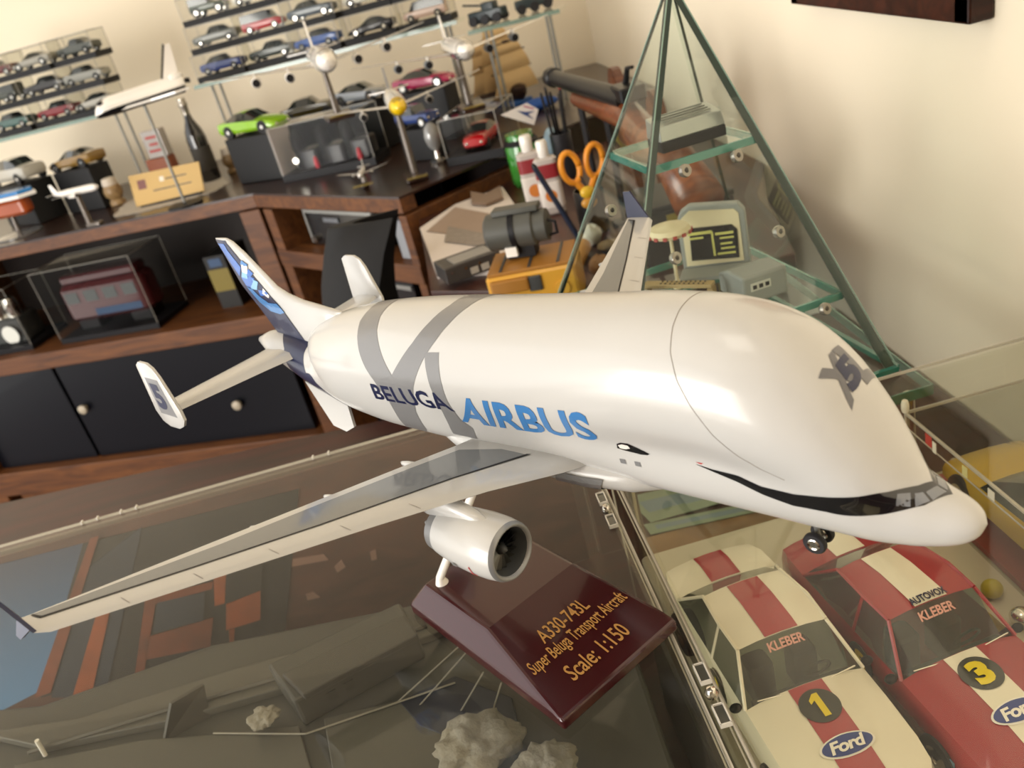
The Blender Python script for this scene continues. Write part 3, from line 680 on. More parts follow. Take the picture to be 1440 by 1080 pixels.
nt.links.new(tc.outputs['Object'], sp.inputs[0]); nt.links.new(sp.outputs['Z'], mr.inputs['Value']); nt.links.new(mr.outputs[0], cr.inputs['Fac']); nt.links.new(cr.outputs['Color'], b.inputs['Base Color'])
M_PDK = mat('dark_print', '1d1b1b', .7, 0, 0, .6, 25); M_POR = mat('orange_print', '6c3119', .7, 0, 0, .7, 45); M_POR2 = mat('bright_orange_print', '8c421c', .7, 0, 0, .6, 45)
M_PBL = mat('slate_blue_print', '222835', .7, 0, 0, .5, 25)
bq([(0, 790), (118, 762), (60, 965), (0, 995)], 'sky_print', M_SKY, .001)
bq([(118, 762), (420, 690), (400, 900), (60, 975)], 'dark_structure_print', M_PDK, .0012)
bq([(120, 800), (200, 740), (150, 975), (75, 975)], 'slate_print', M_PBL, .002)
bq([(128, 755), (140, 752), (74, 968), (52, 975)], 'orange_beam_print', M_POR, .003)
bq([(140, 850), (158, 846), (128, 985), (100, 990)], 'orange_beam_print', M_POR2, .003)
bq([(205, 840), (222, 832), (200, 965), (188, 970)], 'orange_beam_print', M_POR, .003)
bq([(212, 838), (300, 818), (298, 828), (210, 850)], 'orange_beam_print', M_POR, .0032)
bq([(204, 895), (300, 868), (296, 908), (206, 925)], 'orange_platform_print', M_POR, .003)
bq([(222, 846), (288, 832), (286, 872), (216, 888)], 'dark_panel_print', M_PBL, .0034)
bq([(300, 806), (318, 800), (316, 848), (302, 852)], 'orange_beam_print', M_POR2, .003)
bq([(318, 850), (366, 832), (366, 872), (318, 886)], 'orange_tower_print', M_POR2, .003)
bq([(322, 886), (330, 884), (328, 920), (324, 920)], 'orange_beam_print', M_POR2, .003)
bq([(318, 800), (370, 785), (368, 828), (318, 846)], 'dark_panel_print', M_PDK, .0034)
M_SCR = mat('pale_scuff_print', '8d6a5c', .6)
for poly in ([(385, 792), (455, 782), (462, 790), (390, 802)], [(470, 800), (480, 790), (486, 800), (474, 808)], [(430, 838), (440, 834), (450, 842), (432, 846)], [(520, 780), (528, 776), (530, 790), (522, 792)]):
    bq(poly, 'scuff_print', M_SCR, .001)

# ------------------------------------------------------------------ grey ship model in the left case
M_HULL = mat('weathered_grey_hull', '454440', .5, 0, 0, .22, 22, .15)
M_HULD = mat('dark_grey_deck', '3f3d39', .5, 0, 0, .15, 25)
M_HULL2 = mat('pale_grey_deck', '53514b', .5, 0, 0, .12, 25)
ship = thing('grey_ship_model', 'large weathered grey ship model with sloping deck inside the wide clear case', 'model ship')
ZD = CZ - .385
def ds(u, v, dz=0.0): p = at(u, v, z=ZD + dz); p.z = ZD + dz; return p
hb = [ds(-40, 1000), ds(60, 990), ds(300, 905), ds(600, 845), ds(700, 835)]
hull_poly = [(p.x, p.y) for p in hb] + [(.03, .42), (.03, .10), (-.5, .10)]
MB().prism(hull_poly, TAB + .002, ZD).build('hull', M_HULL, ship, bevel=.003)
# upper deck terrace, long light coaming, recessed lower deck plates
def plate(poly, dz, name, mm, th=.004):
    q = [ds(u, v, dz) for u, v in poly]
    return MB().prism([(p.x, p.y) for p in q], ZD, ZD + dz).build(name, mm, ship, bevel=.0008)
plate([(-30, 1030), (110, 1010), (330, 940), (600, 868), (640, 880), (420, 960), (250, 1010), (60, 1050)], .006, 'upper_deck', M_HULL2)
plate([(20, 1075), (200, 1040), (330, 1030), (420, 1020), (440, 1090), (240, 1120), (20, 1140)], .003, 'deck_plate', M_HULL2)
plate([(455, 1010), (560, 985), (620, 1000), (640, 1080), (470, 1100)], .003, 'deck_plate', M_HULL2)
MB().tube([ds(40, 1058, .007), ds(230, 1000, .007), ds(420, 945, .007), ds(600, 880, .007)], .0016, 6).build('coaming', M_HULL2, ship)
MB().tube([ds(300, 1031, .004), ds(430, 1032, .004)], .0006, 6).build('rail', mat('pale_rail', '8a857a', .4), ship)
MB().tube([ds(430, 1032, .004), ds(640, 960, .004)], .0006, 6).build('rail', mat('pale_rail', '8a857a', .4), ship)
# deckhouse with two square ports
dq = [ds(392, 968), ds(430, 1022), ds(600, 925), ds(575, 880)]
dh = MB().prism([(p.x, p.y) for p in dq], ZD, ZD + .022).build('deckhouse', M_HULL, ship, bevel=.002)
MB().prism([(p.x, p.y) for p in [ds(400, 955, .022), ds(430, 985, .022), ds(590, 900, .022), ds(570, 872, .022)]], ZD + .022, ZD + .027).build('roof_slab', M_HULD, ship, bevel=.001)
w0, w1 = dq[1], dq[2]
for k in (.22, .36):
    a = w0.lerp(w1, k); b_ = w0.lerp(w1, k + .075); n = Vector((w1.y - w0.y, -(w1.x - w0.x), 0)).normalized() * .0006
    MB().loft([[a + n + Vector((0, 0, h)) for h in (.008, .015)] + [b_ + n + Vector((0, 0, h)) for h in (.015, .008)], [a - n + Vector((0, 0, h)) for h in (.008, .015)] + [b_ - n + Vector((0, 0, h)) for h in (.015, .008)]], True).build('port_window', M_HULD, dh)
f0_ = ds(228, 1042)
MB().loft([[f0_ + Vector((0, 0, 0)), f0_ + Vector((.028, .012, 0)), f0_ + Vector((.03, .02, .02)), f0_ + Vector((.012, .008, .022))], [p + Vector((.002, -.002, 0)) for p in (f0_, f0_ + Vector((.028, .012, 0)), f0_ + Vector((.03, .02, .02)), f0_ + Vector((.012, .008, .022)))]], True).build('blade_hatch', M_HULD, ship)
for a, b_ in (((556, 990), (650, 905)), ((590, 992), (660, 913)), ((648, 1000), (680, 945)), ((690, 1010), (705, 960))):
    MB().tube([ds(a[0], a[1], .003), ds(b_[0], b_[1], .026)], .0005, 6).build('antenna_rod', mat('pale_rail', '8a857a', .4), ship)
MB().tube([ds(64, 1062, .003), ds(66, 1062, .003) + Vector((0, 0, .014))], .0015, 8).build('mast', M_WHITE, ship)
plate([(560, 985), (640, 950), (720, 980), (730, 1030), (640, 1040), (590, 1020)], .0035, 'dark_deck_well', mat('blue_black_well', '1d2230', .4, 0, 0, .2))
def tuft(u, v, r, n, label, dz=.0125):
    from mathutils import noise
    o = ds(u, v, dz); t_ = MB().ell((0, 0, 0), (r * 1.25, r, r * .42), 44, 26)
    t_.v = [tuple(Vector(p) * (1 + .38 * noise.fractal(Vector(p) * (1.9 / r) + Vector((u, v, 0)), 1.0, 2.0, 4))) for p in t_.v]
    ob = t_.build('cotton_puff', mat('cotton_white', '8d887d', 1.0, 0, 0, .2, 160, 1.0), None, smooth='all'); ob.location = o
    return tag(ob, label, 'cotton')
tuft(670, 1045, .019, 60, 'big white cotton puff on the grey ship deck near the maroon stand')
tuft(768, 1075, .013, 45, 'greyish cotton puff at the bottom edge below the maroon stand')
tuft(372, 1008, .008, 26, 'small cotton puff at the left end of the deckhouse')

# ------------------------------------------------------------------ floor of the right case
TRAY = CZ - .393
tray = MB().rbox((0, 0, (TRAY - TAB) / 2), (.292, .415, TRAY - TAB - .002), .004).build('display_plinth', mat('beige_tray', 'c2b9a4', .5, 0, 0, .06, 12), None)
tray.location = (c2.x, c2.y, TAB + .001); tray.rotation_euler = (0, 0, YC); tag(tray, 'low beige plinth under the striped race cars', 'plinth')
def flat(name, poly, z, mm, label, cat, th=.0006, group=None, keep=None):
    q = [at(u, v, z=z) for u, v in poly]
    if keep: q = [Vector((max(p.x, keep[0] - (p.y - .345) * .052), min(p.y, keep[1]), p.z)) for p in q]
    o = sum(q, Vector()) / len(q)
    ob = MB().prism([(p.x - o.x, p.y - o.y) for p in q], 0, th).build(name, mm); ob.location = (o.x, o.y, z); tag(ob, label, cat, group)
    return ob
M_MAP = wood('tan_map_print', '6f4f36', 'a8835c', .5, 14, (1, 1, 1), 0)
flat('map_sheet', [(905, 758), (1080, 712), (1240, 735), (1150, 790), (955, 830)], TAB + .0004, M_MAP, 'brown printed map sheet on the table behind the white race car', 'map')
M_BILL = mat('green_note_print', '8c9a84', .7, 0, 0, .2, 60)
for i, (poly, lab) in enumerate((([(880, 700), (1000, 672), (1040, 700), (915, 735)], 'grey-green banknote nearest the map under the fuselage'), ([(905, 738), (1090, 700), (1100, 712), (915, 752)], 'narrow grey-green banknote edge beside the brown map'))):
    o = flat('banknote', poly, TAB + .0014 + i * .0006, M_BILL, lab, 'banknote', .0004)
    vs_ = [Vector(v.co) for v in o.data.vertices][:4]; ce = sum(vs_, Vector()) / 4
    for k in (-.22, .2):
        MB().add([ce + (p - ce) * .42 + (vs_[1] - vs_[0]) * k + Vector((0, 0, .0006)) for p in vs_], [(0, 1, 2, 3)]).build('printed_panel', mat('blue_grey_note_print', '7f909a', .7), o)

# ------------------------------------------------------------------ cars
def car_shell(st, win):
    """st: stations (x, half width, sill, belt, roof or None, roof half width); returns body and window MBs"""
    N = 8; rows = []
    for x, w, zs, zb, zt, wr in st:
        h = [(w * .86, zs), (w, zs + (zb - zs) * .28), (w * 1.0, zs + (zb - zs) * .72), (w * .95, zb)]
        if zt is None: h += [(w * .72, zb + w * .06), (w * .38, zb + w * .10), (0, zb + w * .115)]
        else: h += [(wr, zt), (wr * .55, zt + w * .045), (0, zt + w * .06)]
        rows.append([(x, y, z) for y, z in h] + [(x, -y, z) for y, z in h[-2::-1]])
    n = len(rows[0]); body = MB(); glass = MB()
    P = [p for r in rows for p in r]; bf = []; gf = []
    for i in range(len(rows) - 1):
        c0 = st[i][4] is not None; c1 = st[i + 1][4] is not None
        for j in range(n - 1):
            q = (i * n + j, i * n + j + 1, (i + 1) * n + j + 1, (i + 1) * n + j)
            side = j in (3, n - 5)
            upper = 3 <= j <= n - 5
            g = (side and c0 and c1 and win[i]) or (upper and c0 != c1)
            (gf if g else bf).append(q)
    bf.append(tuple(range(n))); bf.append(tuple((len(rows) - 1) * n + j for j in range(n - 1, -1, -1)))
    bf.append(tuple())
    bf = [f for f in bf if f]
    def sub(F):
        ids = sorted({i for f in F for i in f}); mp = {k: i for i, k in enumerate(ids)}
        return MB().add([P[i] for i in ids], [tuple(mp[i] for i in f) for f in F])
    # underside
    k = len(P)
    bf += [(i * n, (i + 1) * n, (i + 1) * n + n - 1, i * n + n - 1) for i in range(len(rows) - 1)]
    return sub(bf), sub(gf)
def wheel(parent, c, r, w, rim='silver', n=20):
    t_ = MB().lathe([(r * .6, -w / 2), (r * .94, -w / 2), (r, -w * .3), (r, w * .3), (r * .94, w / 2), (r * .6, w / 2)], c, (0, 1, 0), n).build('wheel', M_TYRE, parent, smooth=40)
    MB().lathe([(r * .58, -w * .53), (r * .45, -w * .45), (r * .12, -w * .56), (r * .12, w * .56), (r * .45, w * .45), (r * .58, w * .53)], c, (0, 1, 0), max(10, n - 6)).build('wheel_rim', M_CHROME if rim == 'silver' else rim, t_, smooth=40)
M_CARGLASS = mat('tinted_car_window', '2c302e', .08, 0, .8, .1)
M_SEE = clear('clear_windscreen', (.70, .74, .71), 1.5, .05)
BIG = [(-.109, .030, .022, .034, None, 0), (-.106, .036, .016, .043, None, 0), (-.092, .0395, .013, .0465, None, 0), (-.070, .041, .012, .047, None, 0), (-.042, .0415, .012, .047, .0685, .0285), (-.020, .0415, .012, .047, .0715, .031),
       (.006, .0415, .012, .0465, .0715, .031), (.014, .0415, .012, .0465, .0705, .030), (.0375, .0415, .012, .046, None, 0), (.060, .0415, .012, .0455, None, 0), (.090, .041, .012, .0435, None, 0), (.104, .0395, .013, .041, None, 0), (.110, .036, .018, .036, None, 0)]
def race_car(label, body_m, stripe_m, num, loc, yaw, extra):
    t_ = thing('race_car', label, 'model car', loc, yaw, 'striped race cars')
    bm_, gm_ = car_shell(BIG, [True, True, True, True, True, True, True, False] + [False] * 6)
    body = bm_.build('body', body_m, t_, smooth=32)
    gm_.build('windows', M_SEE, t_, smooth=20)
    bv = bvh_of(bm_); bvg = bvh_of(gm_)
    UPV = Vector((0, 0, 1))
    def dr(name, poly, mm, lift=.0004, bv_=bv, step=.006):
        V, F = dense(poly, fan_fill(poly), step); return drape([(x, y, 0) for x, y in V], F, bv_, UPV, lift).build(name, mm, body, smooth='all')
    for x0, x1 in ((.038, .1085), (-.041, .0135), (-.106, -.071)):
        dr('stripe', [(x0, -.0112), (x1, -.0112), (x1, .0112), (x0, .0112)], stripe_m)
    cx = .0555
    dr('number_disc', [(cx + .0122 * math.cos(a), .0122 * math.sin(a)) for a in np.linspace(0, 2 * PI, 28, endpoint=False)], mat('black_disc_print', '2b2d2a', .3, 0, .4), .0008)
    ONE = [(.38, 0), (.72, 0), (.72, 1), (.45, 1), (.12, .78), (.12, .6), (.38, .72)]
    def digit():
        if num == '1': return dense(ONE, fan_fill(ONE), .2)
        V_, F_, _ = text2d(num, .06); return dense(V_, F_, .15)
    w_ = .0058; V, F = digit()
    drape([(cx + .0085 - .017 * b_, -w_ + 2 * w_ * a, 0) for a, b_ in V], F, bv, UPV, .0013).build('number', mat('yellow_print', 'e8d02c', .4), body)
    # oval badge with script
    ox = .084
    dr('badge_rim', [(ox + .0072 * math.cos(a), .0165 * math.sin(a)) for a in np.linspace(0, 2 * PI, 28, endpoint=False)], M_WHITE, .0008, step=.004)
    dr('badge', [(ox + .0062 * math.cos(a), .0152 * math.sin(a)) for a in np.linspace(0, 2 * PI, 28, endpoint=False)], mat('badge_blue', '2a3f86', .3), .0011, step=.004)
    V, F, _ = text2d('Ford', .03, .9, .25); V, F = dense(V, F, .12)
    drape([(ox + .0038 - .0076 * b_, -.011 + .022 * a, 0) for a, b_ in V], F, bv, UPV, .0015).build('badge_script', M_WHITE, body)
    # windscreen sun strip lettering, wipers, mirrors, bumper
    V, F, _ = text2d('KLEBER', .03); V, F = dense(V, F, .15)
    drape([(.0205 - .0042 * b_, -.012 + .024 * a, 0) for a, b_ in V], F, bvg, UPV, .0004).build('sunstrip_lettering', mat('pale_red_print', 'e0a79c', .4), body)
    for s in (-1, 1):
        MB().tube([(.0395, s * .004 + .004, .049), (.0375, s * .004 + .030 * (1 if s > 0 else -.9), .0505)], .0005, 5).build('wiper', M_CHROME, body)
        MB().ell((.034, s * .044, .047), (.003, .004, .003), 10, 7).build('side_mirror', M_BLACK, t_, smooth='all')
        MB().cyl((.1095, s * .024, .030), (.1125, s * .024, .030), .0075, n=18).build('headlamp', M_CHROME, t_, smooth=True)
        for fx in (-.068, .072): wheel(t_, (fx, s * .036, .0165), .0165, .014)
        # number roundel on the door
        c_ = Vector((.0, s * .0418, .031))
        MB().lathe([(.012, 0), (.012, .0006)], c_, (0, s, 0), 24).build('door_disc', mat('black_disc_print', '2b2d2a', .3, 0, .4), body)
        V, F = digit()
        MB().add([(c_.x + (-s) * -(a - .5) * (.008 if num == '1' else .011), c_.y + s * .0009, c_.z + (b_ - .5) * .016) for a, b_ in V], F).build('number', mat('yellow_print', 'e8d02c', .4), body)
        MB().box((.075, s * .0418, .026), (.020, .0006, .006)).build('side_sticker', mat('sticker_blue', '7fa8c8', .4), body)
    for s in (-1, 1):
        for pts_ in ([(.0375, s * .0394, .0462), (.014, s * .030, .0707)], [(-.010, s * .0394, .0468), (-.010, s * .031, .0716)], [(-.070, s * .0385, .0472), (-.042, s * .0285, .0687)], [(.014, s * .030, .0707), (-.01, s * .031, .0716), (-.042, s * .0285, .0687)]):
            MB().tube(pts_, .0013, 6).build('pillar', body_m, body, smooth=True)
    MB().box((.111, 0, .022), (.004, .068, .007)).build('bumper', M_CHROME, t_, bevel=.001)
    # dim cabin: seats, dash and steering wheel
    MB().rbox((.004, .015, .032), (.018, .017, .03), .004).build('seat', M_BLACK, t_, smooth=30)
    MB().rbox((.004, -.015, .032), (.018, .017, .03), .004).build('seat', M_BLACK, t_, smooth=30)
    MB().rbox((.036, 0, .042), (.012, .066, .006), .002).build('dashboard', M_DGREY, t_, smooth=30)
    MB().tube([(.026 + .003 * math.cos(a), .015 + .0085 * math.sin(a), .046 + .008 * math.cos(a)) for a in np.linspace(0, 2 * PI, 17)], .0009, 5).build('steering_wheel', M_BLACK, t_)
    t_.scale = (.82,) * 3
    extra(None, dr, bv, body, UPV)
    return t_
M_CREAM = mat('cream_white_car_paint', 'e9e2cf', .2, 0, .5, .02); M_CRED = mat('deep_red_car_paint', '9a2a34', .2, 0, .5, .04); M_STRED = mat('red_stripe_print', 'a83a44', .22, 0, .5, .05)
race_car('white model race car with red centre stripe and yellow number one', M_CREAM, M_STRED, '1', (.099, .335, TRAY + .0002), math.radians(-90 + 6), lambda *a: None)
def autovox(txt, dr, bv, body, UPV):
    V, F, _ = text2d('AUTOVOX', .04); V, F = dense(V, F, .12)
    drape([(.0130 - .0055 * b_ * 1.0, -.0125 + .025 * a, 0) for a, b_ in [(a, b_) for a, b_ in V]], F, bv, UPV, .0012).build('roof_lettering', M_NAVY, body)
race_car('red model race car with white centre stripe and yellow number three', M_CRED, M_CREAM, '3', (.1745, .329, TRAY + .0002), math.radians(-90 + 8), autovox)
# two little balls beside the red race car
p = at(1395, 828, z=TRAY + .006); o = MB().ell((0, 0, .0058), (.006, .006, .0058), 18, 12).build('yellow_bead', mat('yellow_bead_paint', 'b0a12c', .4), None, smooth='all'); o.location = (p.x, p.y, TRAY + .0002); tag(o, 'small yellow ball on the tray beside the red race car', 'ball')
p = at(1437, 868, z=TRAY + .006); o = MB().ell((0, 0, .0058), (.0065, .0065, .0058), 18, 12).build('silver_bead', M_CHROME, None, smooth='all'); o.location = (p.x, p.y, TRAY + .0002); tag(o, 'small silver ball at the right edge of the tray', 'ball')

# ------------------------------------------------------------------ yellow car in its own little clear box
YB0 = at(1275, 578, z=CZ - .3315)
ybx = clear_case('small clear box with a yellow model car at the right edge', YB0.x, YB0.x + .088, YB0.y - .19, YB0.y, TRAY + .001, CZ - .3315, YC * .5, .002, 'car_box', M_ACR2, .0016)
MB().box((0, 0, .002), (.083, .184, .004)).build('red_base', mat('red_box_base', 'a3443c', .4, 0, .2), ybx)
MB().lathe([(.002, 0), (.0026, .002), (.0026, .006), (.0018, .009)], (-.044, .095, .0605), (0, 0, 1), 14).build('corner_cap', mat('ivory_cap', 'e8e2d2', .5), ybx, smooth=True)
for (y0, y1, z0, z1, cc) in ((.07, .063, .050, .058, 'c23b36'), (.062, .058, .048, .056, 'f0ece0'), (.030, .025, .050, .057, 'e3dc9a'), (.005, -.001, .050, .056, 'f0ece0')):
    MB().box((-.0445, (y0 + y1) / 2, (z0 + z1) / 2), (.0004, abs(y1 - y0), z1 - z0)).build('sticker', mat('sticker_' + cc, cc, .5), ybx)
SPORT = [(-.088, .028, .014, .028, None, 0), (-.084, .034, .010, .034, None, 0), (-.060, .036, .009, .036, None, 0), (-.035, .0365, .009, .035, .049, .022), (-.012, .0365, .009, .034, .052, .024), (.004, .0365, .009, .033, .050, .023),
         (.034, .0365, .009, .031, None, 0), (.060, .036, .009, .027, None, 0), (.080, .033, .009, .021, None, 0), (.087, .027, .011, .016, None, 0)]
def sport_car(label, paint, loc, yaw, cat='model car', group=None, scale=1.0, z0=0):
    t_ = thing('sports_car', label, cat, loc, yaw, group)
    bm_, gm_ = car_shell(SPORT, [True] * 9)
    bm_.build('body', paint, t_, smooth=35); gm_.build('windows', M_CARGLASS, t_, smooth=20)
    for s in (-1, 1):
        for fx in (-.054, .054): wheel(t_, (fx, s * .032, .0135), .0135, .011)
        MB().ell((.078, s * .024, .020), (.006, .005, .003), 10, 7).build('headlamp', M_CHROME, t_, smooth='all')
    if scale != 1: t_.scale = (scale,) * 3
    return t_
M_YEL = mat('yellow_car_paint', 'd9b12e', .2, 0, .5, .03)
yc = Vector((YB0.x + .045, YB0.y - .096, TRAY + .0056))
sport_car('yellow model sports car on a red base inside the small clear box', M_YEL, yc, math.radians(90), scale=.96)

# ------------------------------------------------------------------ glass pyramid with shelves
AP = Vector((.172, .616, CZ - .038)); KC = [Vector((.2739, .5325, DESK)), Vector((.2439, .7427, DESK)), Vector((.0267, .7117, DESK)), Vector((.0566, .50155, DESK))]
cen = sum(KC, Vector()) / 4
pyr = thing('glass_pyramid', 'tall green-edged glass pyramid with two inner shelves beside the wall', 'display pyramid', (cen.x, cen.y, DESK))
L = lambda p: Vector(p) - Vector((cen.x, cen.y, DESK))
for i in range(4):
    a, b_, t_ = KC[i], KC[(i + 1) % 4], AP
    n = (b_ - a).cross(t_ - a).normalized()
    if n.dot(cen - a) < 0: n = -n
    n *= .004
    tri = [L(a) + Vector((0, 0, .0025)), L(b_) + Vector((0, 0, .0025)), L(t_)]
    MB().loft([tri, [q + n for q in tri]], True).build('glass_panel', M_GLASS, pyr)
    # polished edges of the panels meeting at the corner
    u1 = (KC[(i + 1) % 4] - a).normalized(); u2 = (KC[(i - 1) % 4] - a).normalized(); ax = (AP - a)
    ew = (.0078, .0022, .0042, .0064)[i]
    g = [L(a) + Vector((0, 0, .001)), L(a) + u1 * ew + Vector((0, 0, .001)), L(a) + (u1 + u2) * ew * .75 + Vector((0, 0, .001)), L(a) + u2 * ew + Vector((0, 0, .001))]
    MB().loft([g, [L(AP) + (q - L(a)) * .6 for q in g]], True).build('glass_edge', M_GEDGED, pyr)
    MB().tube([L(a) - (u1 + u2) * .0006 + Vector((0, 0, .002)), L(AP)], .0005, 6).build('edge_highlight', mat('pale_green_highlight', '7f9a8c', .2, 0, .5), pyr)  # bright streak along the corner, drawn in as a pale tube
    MB().box((L(a) + L(b_)) / 2 + Vector((0, 0, .003)), ((b_ - a).length, .004, .004), Matrix.Rotation(math.atan2((b_ - a).y, (b_ - a).x), 3, 'Z')).build('foot_edge', M_GEDGE, pyr)
def shelf(tt):
    q = [L(AP + (k - AP) * tt) for k in KC]; ce = sum(q, Vector()) / 4
    q = [ce + (p - ce) * .93 for p in q]
    s = MB().loft([q, [p + Vector((0, 0, .005)) for p in q]], True).build('shelf', M_GLASS, pyr)
    for i in range(4):
        a, b_ = q[i], q[(i + 1) % 4]; d_ = b_ - a
        MB().box((a + b_) / 2 + Vector((0, 0, .0025)), (d_.length, .0022, .0054), Matrix.Rotation(math.atan2(d_.y, d_.x), 3, 'Z')).build('shelf_edge', mat('teal_glass_edge', '427f70', .15, 0, .6, .15), s)
    return q[0].z + .005 + DESK, [p + Vector((cen.x, cen.y, DESK)) for p in q]
ZS1, Q1 = shelf(.395); ZS2, Q2 = shelf(.80)
def peg(u, v, y):
    p = at(u, v, y=y); l_ = L(p)
    t_ = MB().lathe([(.0028, -.002), (.0042, -.002), (.0047, 0), (.0042, .002), (.0028, .002)], l_, (.45, -.85, .25), 18).build('shelf_button', mat('clear_rubber', '9a958a', .15, .6, .3), pyr, smooth=True)
    MB().ell(l_, (.0028, .0028, .0028), 10, 7).build('button_core', mat('dark_core', '3c3a36', .15, .6, .4), t_, smooth='all')
for q in ((963, 240, .56), (1036, 219, .575), (1095, 326, .565), (1160, 434, .545), (950, 363, .555), (859, 296, .60)): peg(*q)

# things on the upper shelf
p = at(980, 197, z=ZS1); M_SILV = mat('brushed_silver', 'a8a8a2', .3, .6, 0, .05, 90)
bx = thing('silver_box', 'brushed silver box with ribbed lid on the upper pyramid shelf', 'box', (.168, .6155, ZS1 + .0003), math.radians(8))
MB().box((0, 0, .004), (.050, .026, .008)).build('base', M_BLACK, bx, bevel=.001)
MB().loft([[(-.025, -.013, .008), (.025, -.013, .008), (.025, .013, .008), (-.025, .013, .008)], [(-.024, -.010, .018), (.024, -.010, .018), (.024, .013, .022), (-.024, .013, .022)]], True).build('body', M_SILV, bx, bevel=.0008)
for i in range(4):
    MB().box((0, -.006 + i * .0045, .0192 + (i * .0045 + .004) * .17), (.036, .0012, .0008)).build('rib', mat('rib_silver', '7d7d78', .35, .6), bx)
M_CONG = mat('console_grey', '8b8d88', .45); M_CONB = mat('console_beige', 'd8c9a4', .5); M_CONK = mat('screen_black', '14161a', .15, 0, .6)
# grey playset on the lower shelf
p = at(1010, 372, z=ZS2)
pc = thing('toy_control_panel', 'grey toy control panel with beige back wall and black lit display in the pyramid', 'toy', (.188, .656, ZS2 + .0003), math.radians(-24)); pc.scale = (.8,) * 3
out = [(-.034, 0), (.034, 0), (.034, .058), (.028, .066), (-.020, .070), (-.030, .064), (-.034, .054)]
MB().prism(out, .004, .016, lambda a, b_, c_: (a, c_, b_)).build('outer_shell', M_CONG, pc, bevel=.0015)
MB().prism([(-.030, .006), (.028, .006), (.028, .056), (.024, .061), (-.02, .065), (-.029, .058)], .0028, .0042, lambda a, b_, c_: (a, c_, b_)).build('beige_wall', M_CONB, pc)
MB().prism([(-.024, .012), (.024, .010), (.025, .040), (.020, .046), (-.022, .047)], .0018, .003, lambda a, b_, c_: (a, c_, b_)).build('black_display', M_CONK, pc)
M_LIT = mat('yellow_green_print', 'c9c46a', .5)
for x, z, w, h in ((-.012, .041, .024, .003), (-.016, .036, .014, .002), (.012, .038, .018, .0025), (.014, .033, .014, .0018), (.0, .028, .002, .026), (.013, .027, .012, .0018), (.014, .022, .014, .0018), (.012, .0165, .018, .002)):
    MB().box((x, .0015, z), (w, .0008, h)).build('display_line', M_LIT, pc)
MB().box((0, -.012, .002), (.07, .03, .004)).build('floor_plate', M_CONG, pc, bevel=.0006)
dt = thing('toy_dish', 'beige round toy dish on a thin post before the control panel', 'toy', (.1505, .640, ZS2 + .0003), 0)
MB().lathe([(.004, 0), (.003, .004), (.0014, .008), (.0014, .042), (.004, .046)], (0, 0, 0), n=14).build('post', M_CONB, dt, smooth=True)
MB().lathe([(.004, .045), (.016, .046), (.017, .0485), (.015, .052), (.007, .053), (.003, .055)], (0, 0, 0), n=26).build('dish', M_CONB, dt, smooth=40)
for i in range(7):
    a = math.radians(190 + i * 26); MB().box((.0165 * math.cos(a), .0165 * math.sin(a), .0475), (.003, .003, .0026), Matrix.Rotation(a, 3, 'Z')).build('red_lamp', mat('dull_red', 'a33a34', .4), dt)
p = at(1045, 395, z=ZS2)
cb = thing('toy_console', 'small grey toy console with sloped keypad on the lower shelf', 'toy', (.196, .5935, ZS2 + .0003), math.radians(8))
MB().prism([(-.020, 0), (.020, 0), (.020, .016), (.004, .022), (-.020, .022)], -.018, .018, lambda a, b_, c_: (c_, a, b_)).build('body', M_CONG, cb, bevel=.002)
MB().box((-.004, -.0203, .013), (.016, .0006, .006)).build('label_plate', mat('pale_plate', 'c8c6bc', .5), cb)
for i in range(3): MB().box((-.009 + i * .005, -.0208, .013), (.003, .0006, .003)).build('key', M_BLACK, cb)
p = at(965, 375, z=ZS2)
br = thing('toy_ramp', 'tan perforated toy ramp lying across the lower shelf', 'toy', (.143, .608, ZS2 + .0163), math.radians(-38)); br.scale = (.66, .8, 1)
MB().box((0, 0, 0), (.085, .011, .003)).build('plank', mat('tan_plastic', '9c8352', .5), br, bevel=.0005)
for i in range(10):
    for j in (-1, 1): MB().cyl((-.02 + i * .0058, j * .0025, .0014), (-.02 + i * .0058, j * .0025, .0019), .0012, n=8).build('hole', M_BLACK, br)
MB().box((-.04, 0, -.0085), (.006, .010, .013)).build('strut', mat('tan_plastic', '9c8352', .5), br)
MB().box((.04, 0, -.0085), (.006, .010, .013)).build('strut', mat('tan_plastic', '9c8352', .5), br)
p = at(925, 350, z=ZS2); o = MB().rbox((0, 0, .018), (.018, .012, .036), .003).build('toy_locker', mat('blue_grey_plastic', '8a959c', .5), None, smooth=30); o.location = (.122, .668, ZS2 + .0003); o.rotation_euler = (0, 0, -.4); tag(o, 'blue-grey toy locker at the left of the lower pyramid shelf', 'toy')
p = at(985, 400, z=ZS2); rg = thing('toy_turntable', 'black round toy turntable on the lower shelf behind the fuselage', 'toy', (.140, .575, ZS2 + .0003)); rg.scale = (.8,) * 3
MB().lathe([(.02, 0), (.02, .004), (.017, .006), (.014, .0045)], n=26).build('plate', M_BLACK, rg, smooth=40)
MB().lathe([(.0142, .0058), (.016, .0072), (.0178, .0058)], n=26, cap=False).build('ring', M_CONG, rg, smooth=True)
p = at(932, 400, z=ZS2); o = MB().rbox((0, 0, .009), (.024, .016, .018), .003).build('toy_crate', M_CONG, None, smooth=30); o.location = (.109, .604, ZS2 + .0003); o.rotation_euler = (0, 0, .5); tag(o, 'small grey toy crate beside the wing tip in the pyramid', 'toy')
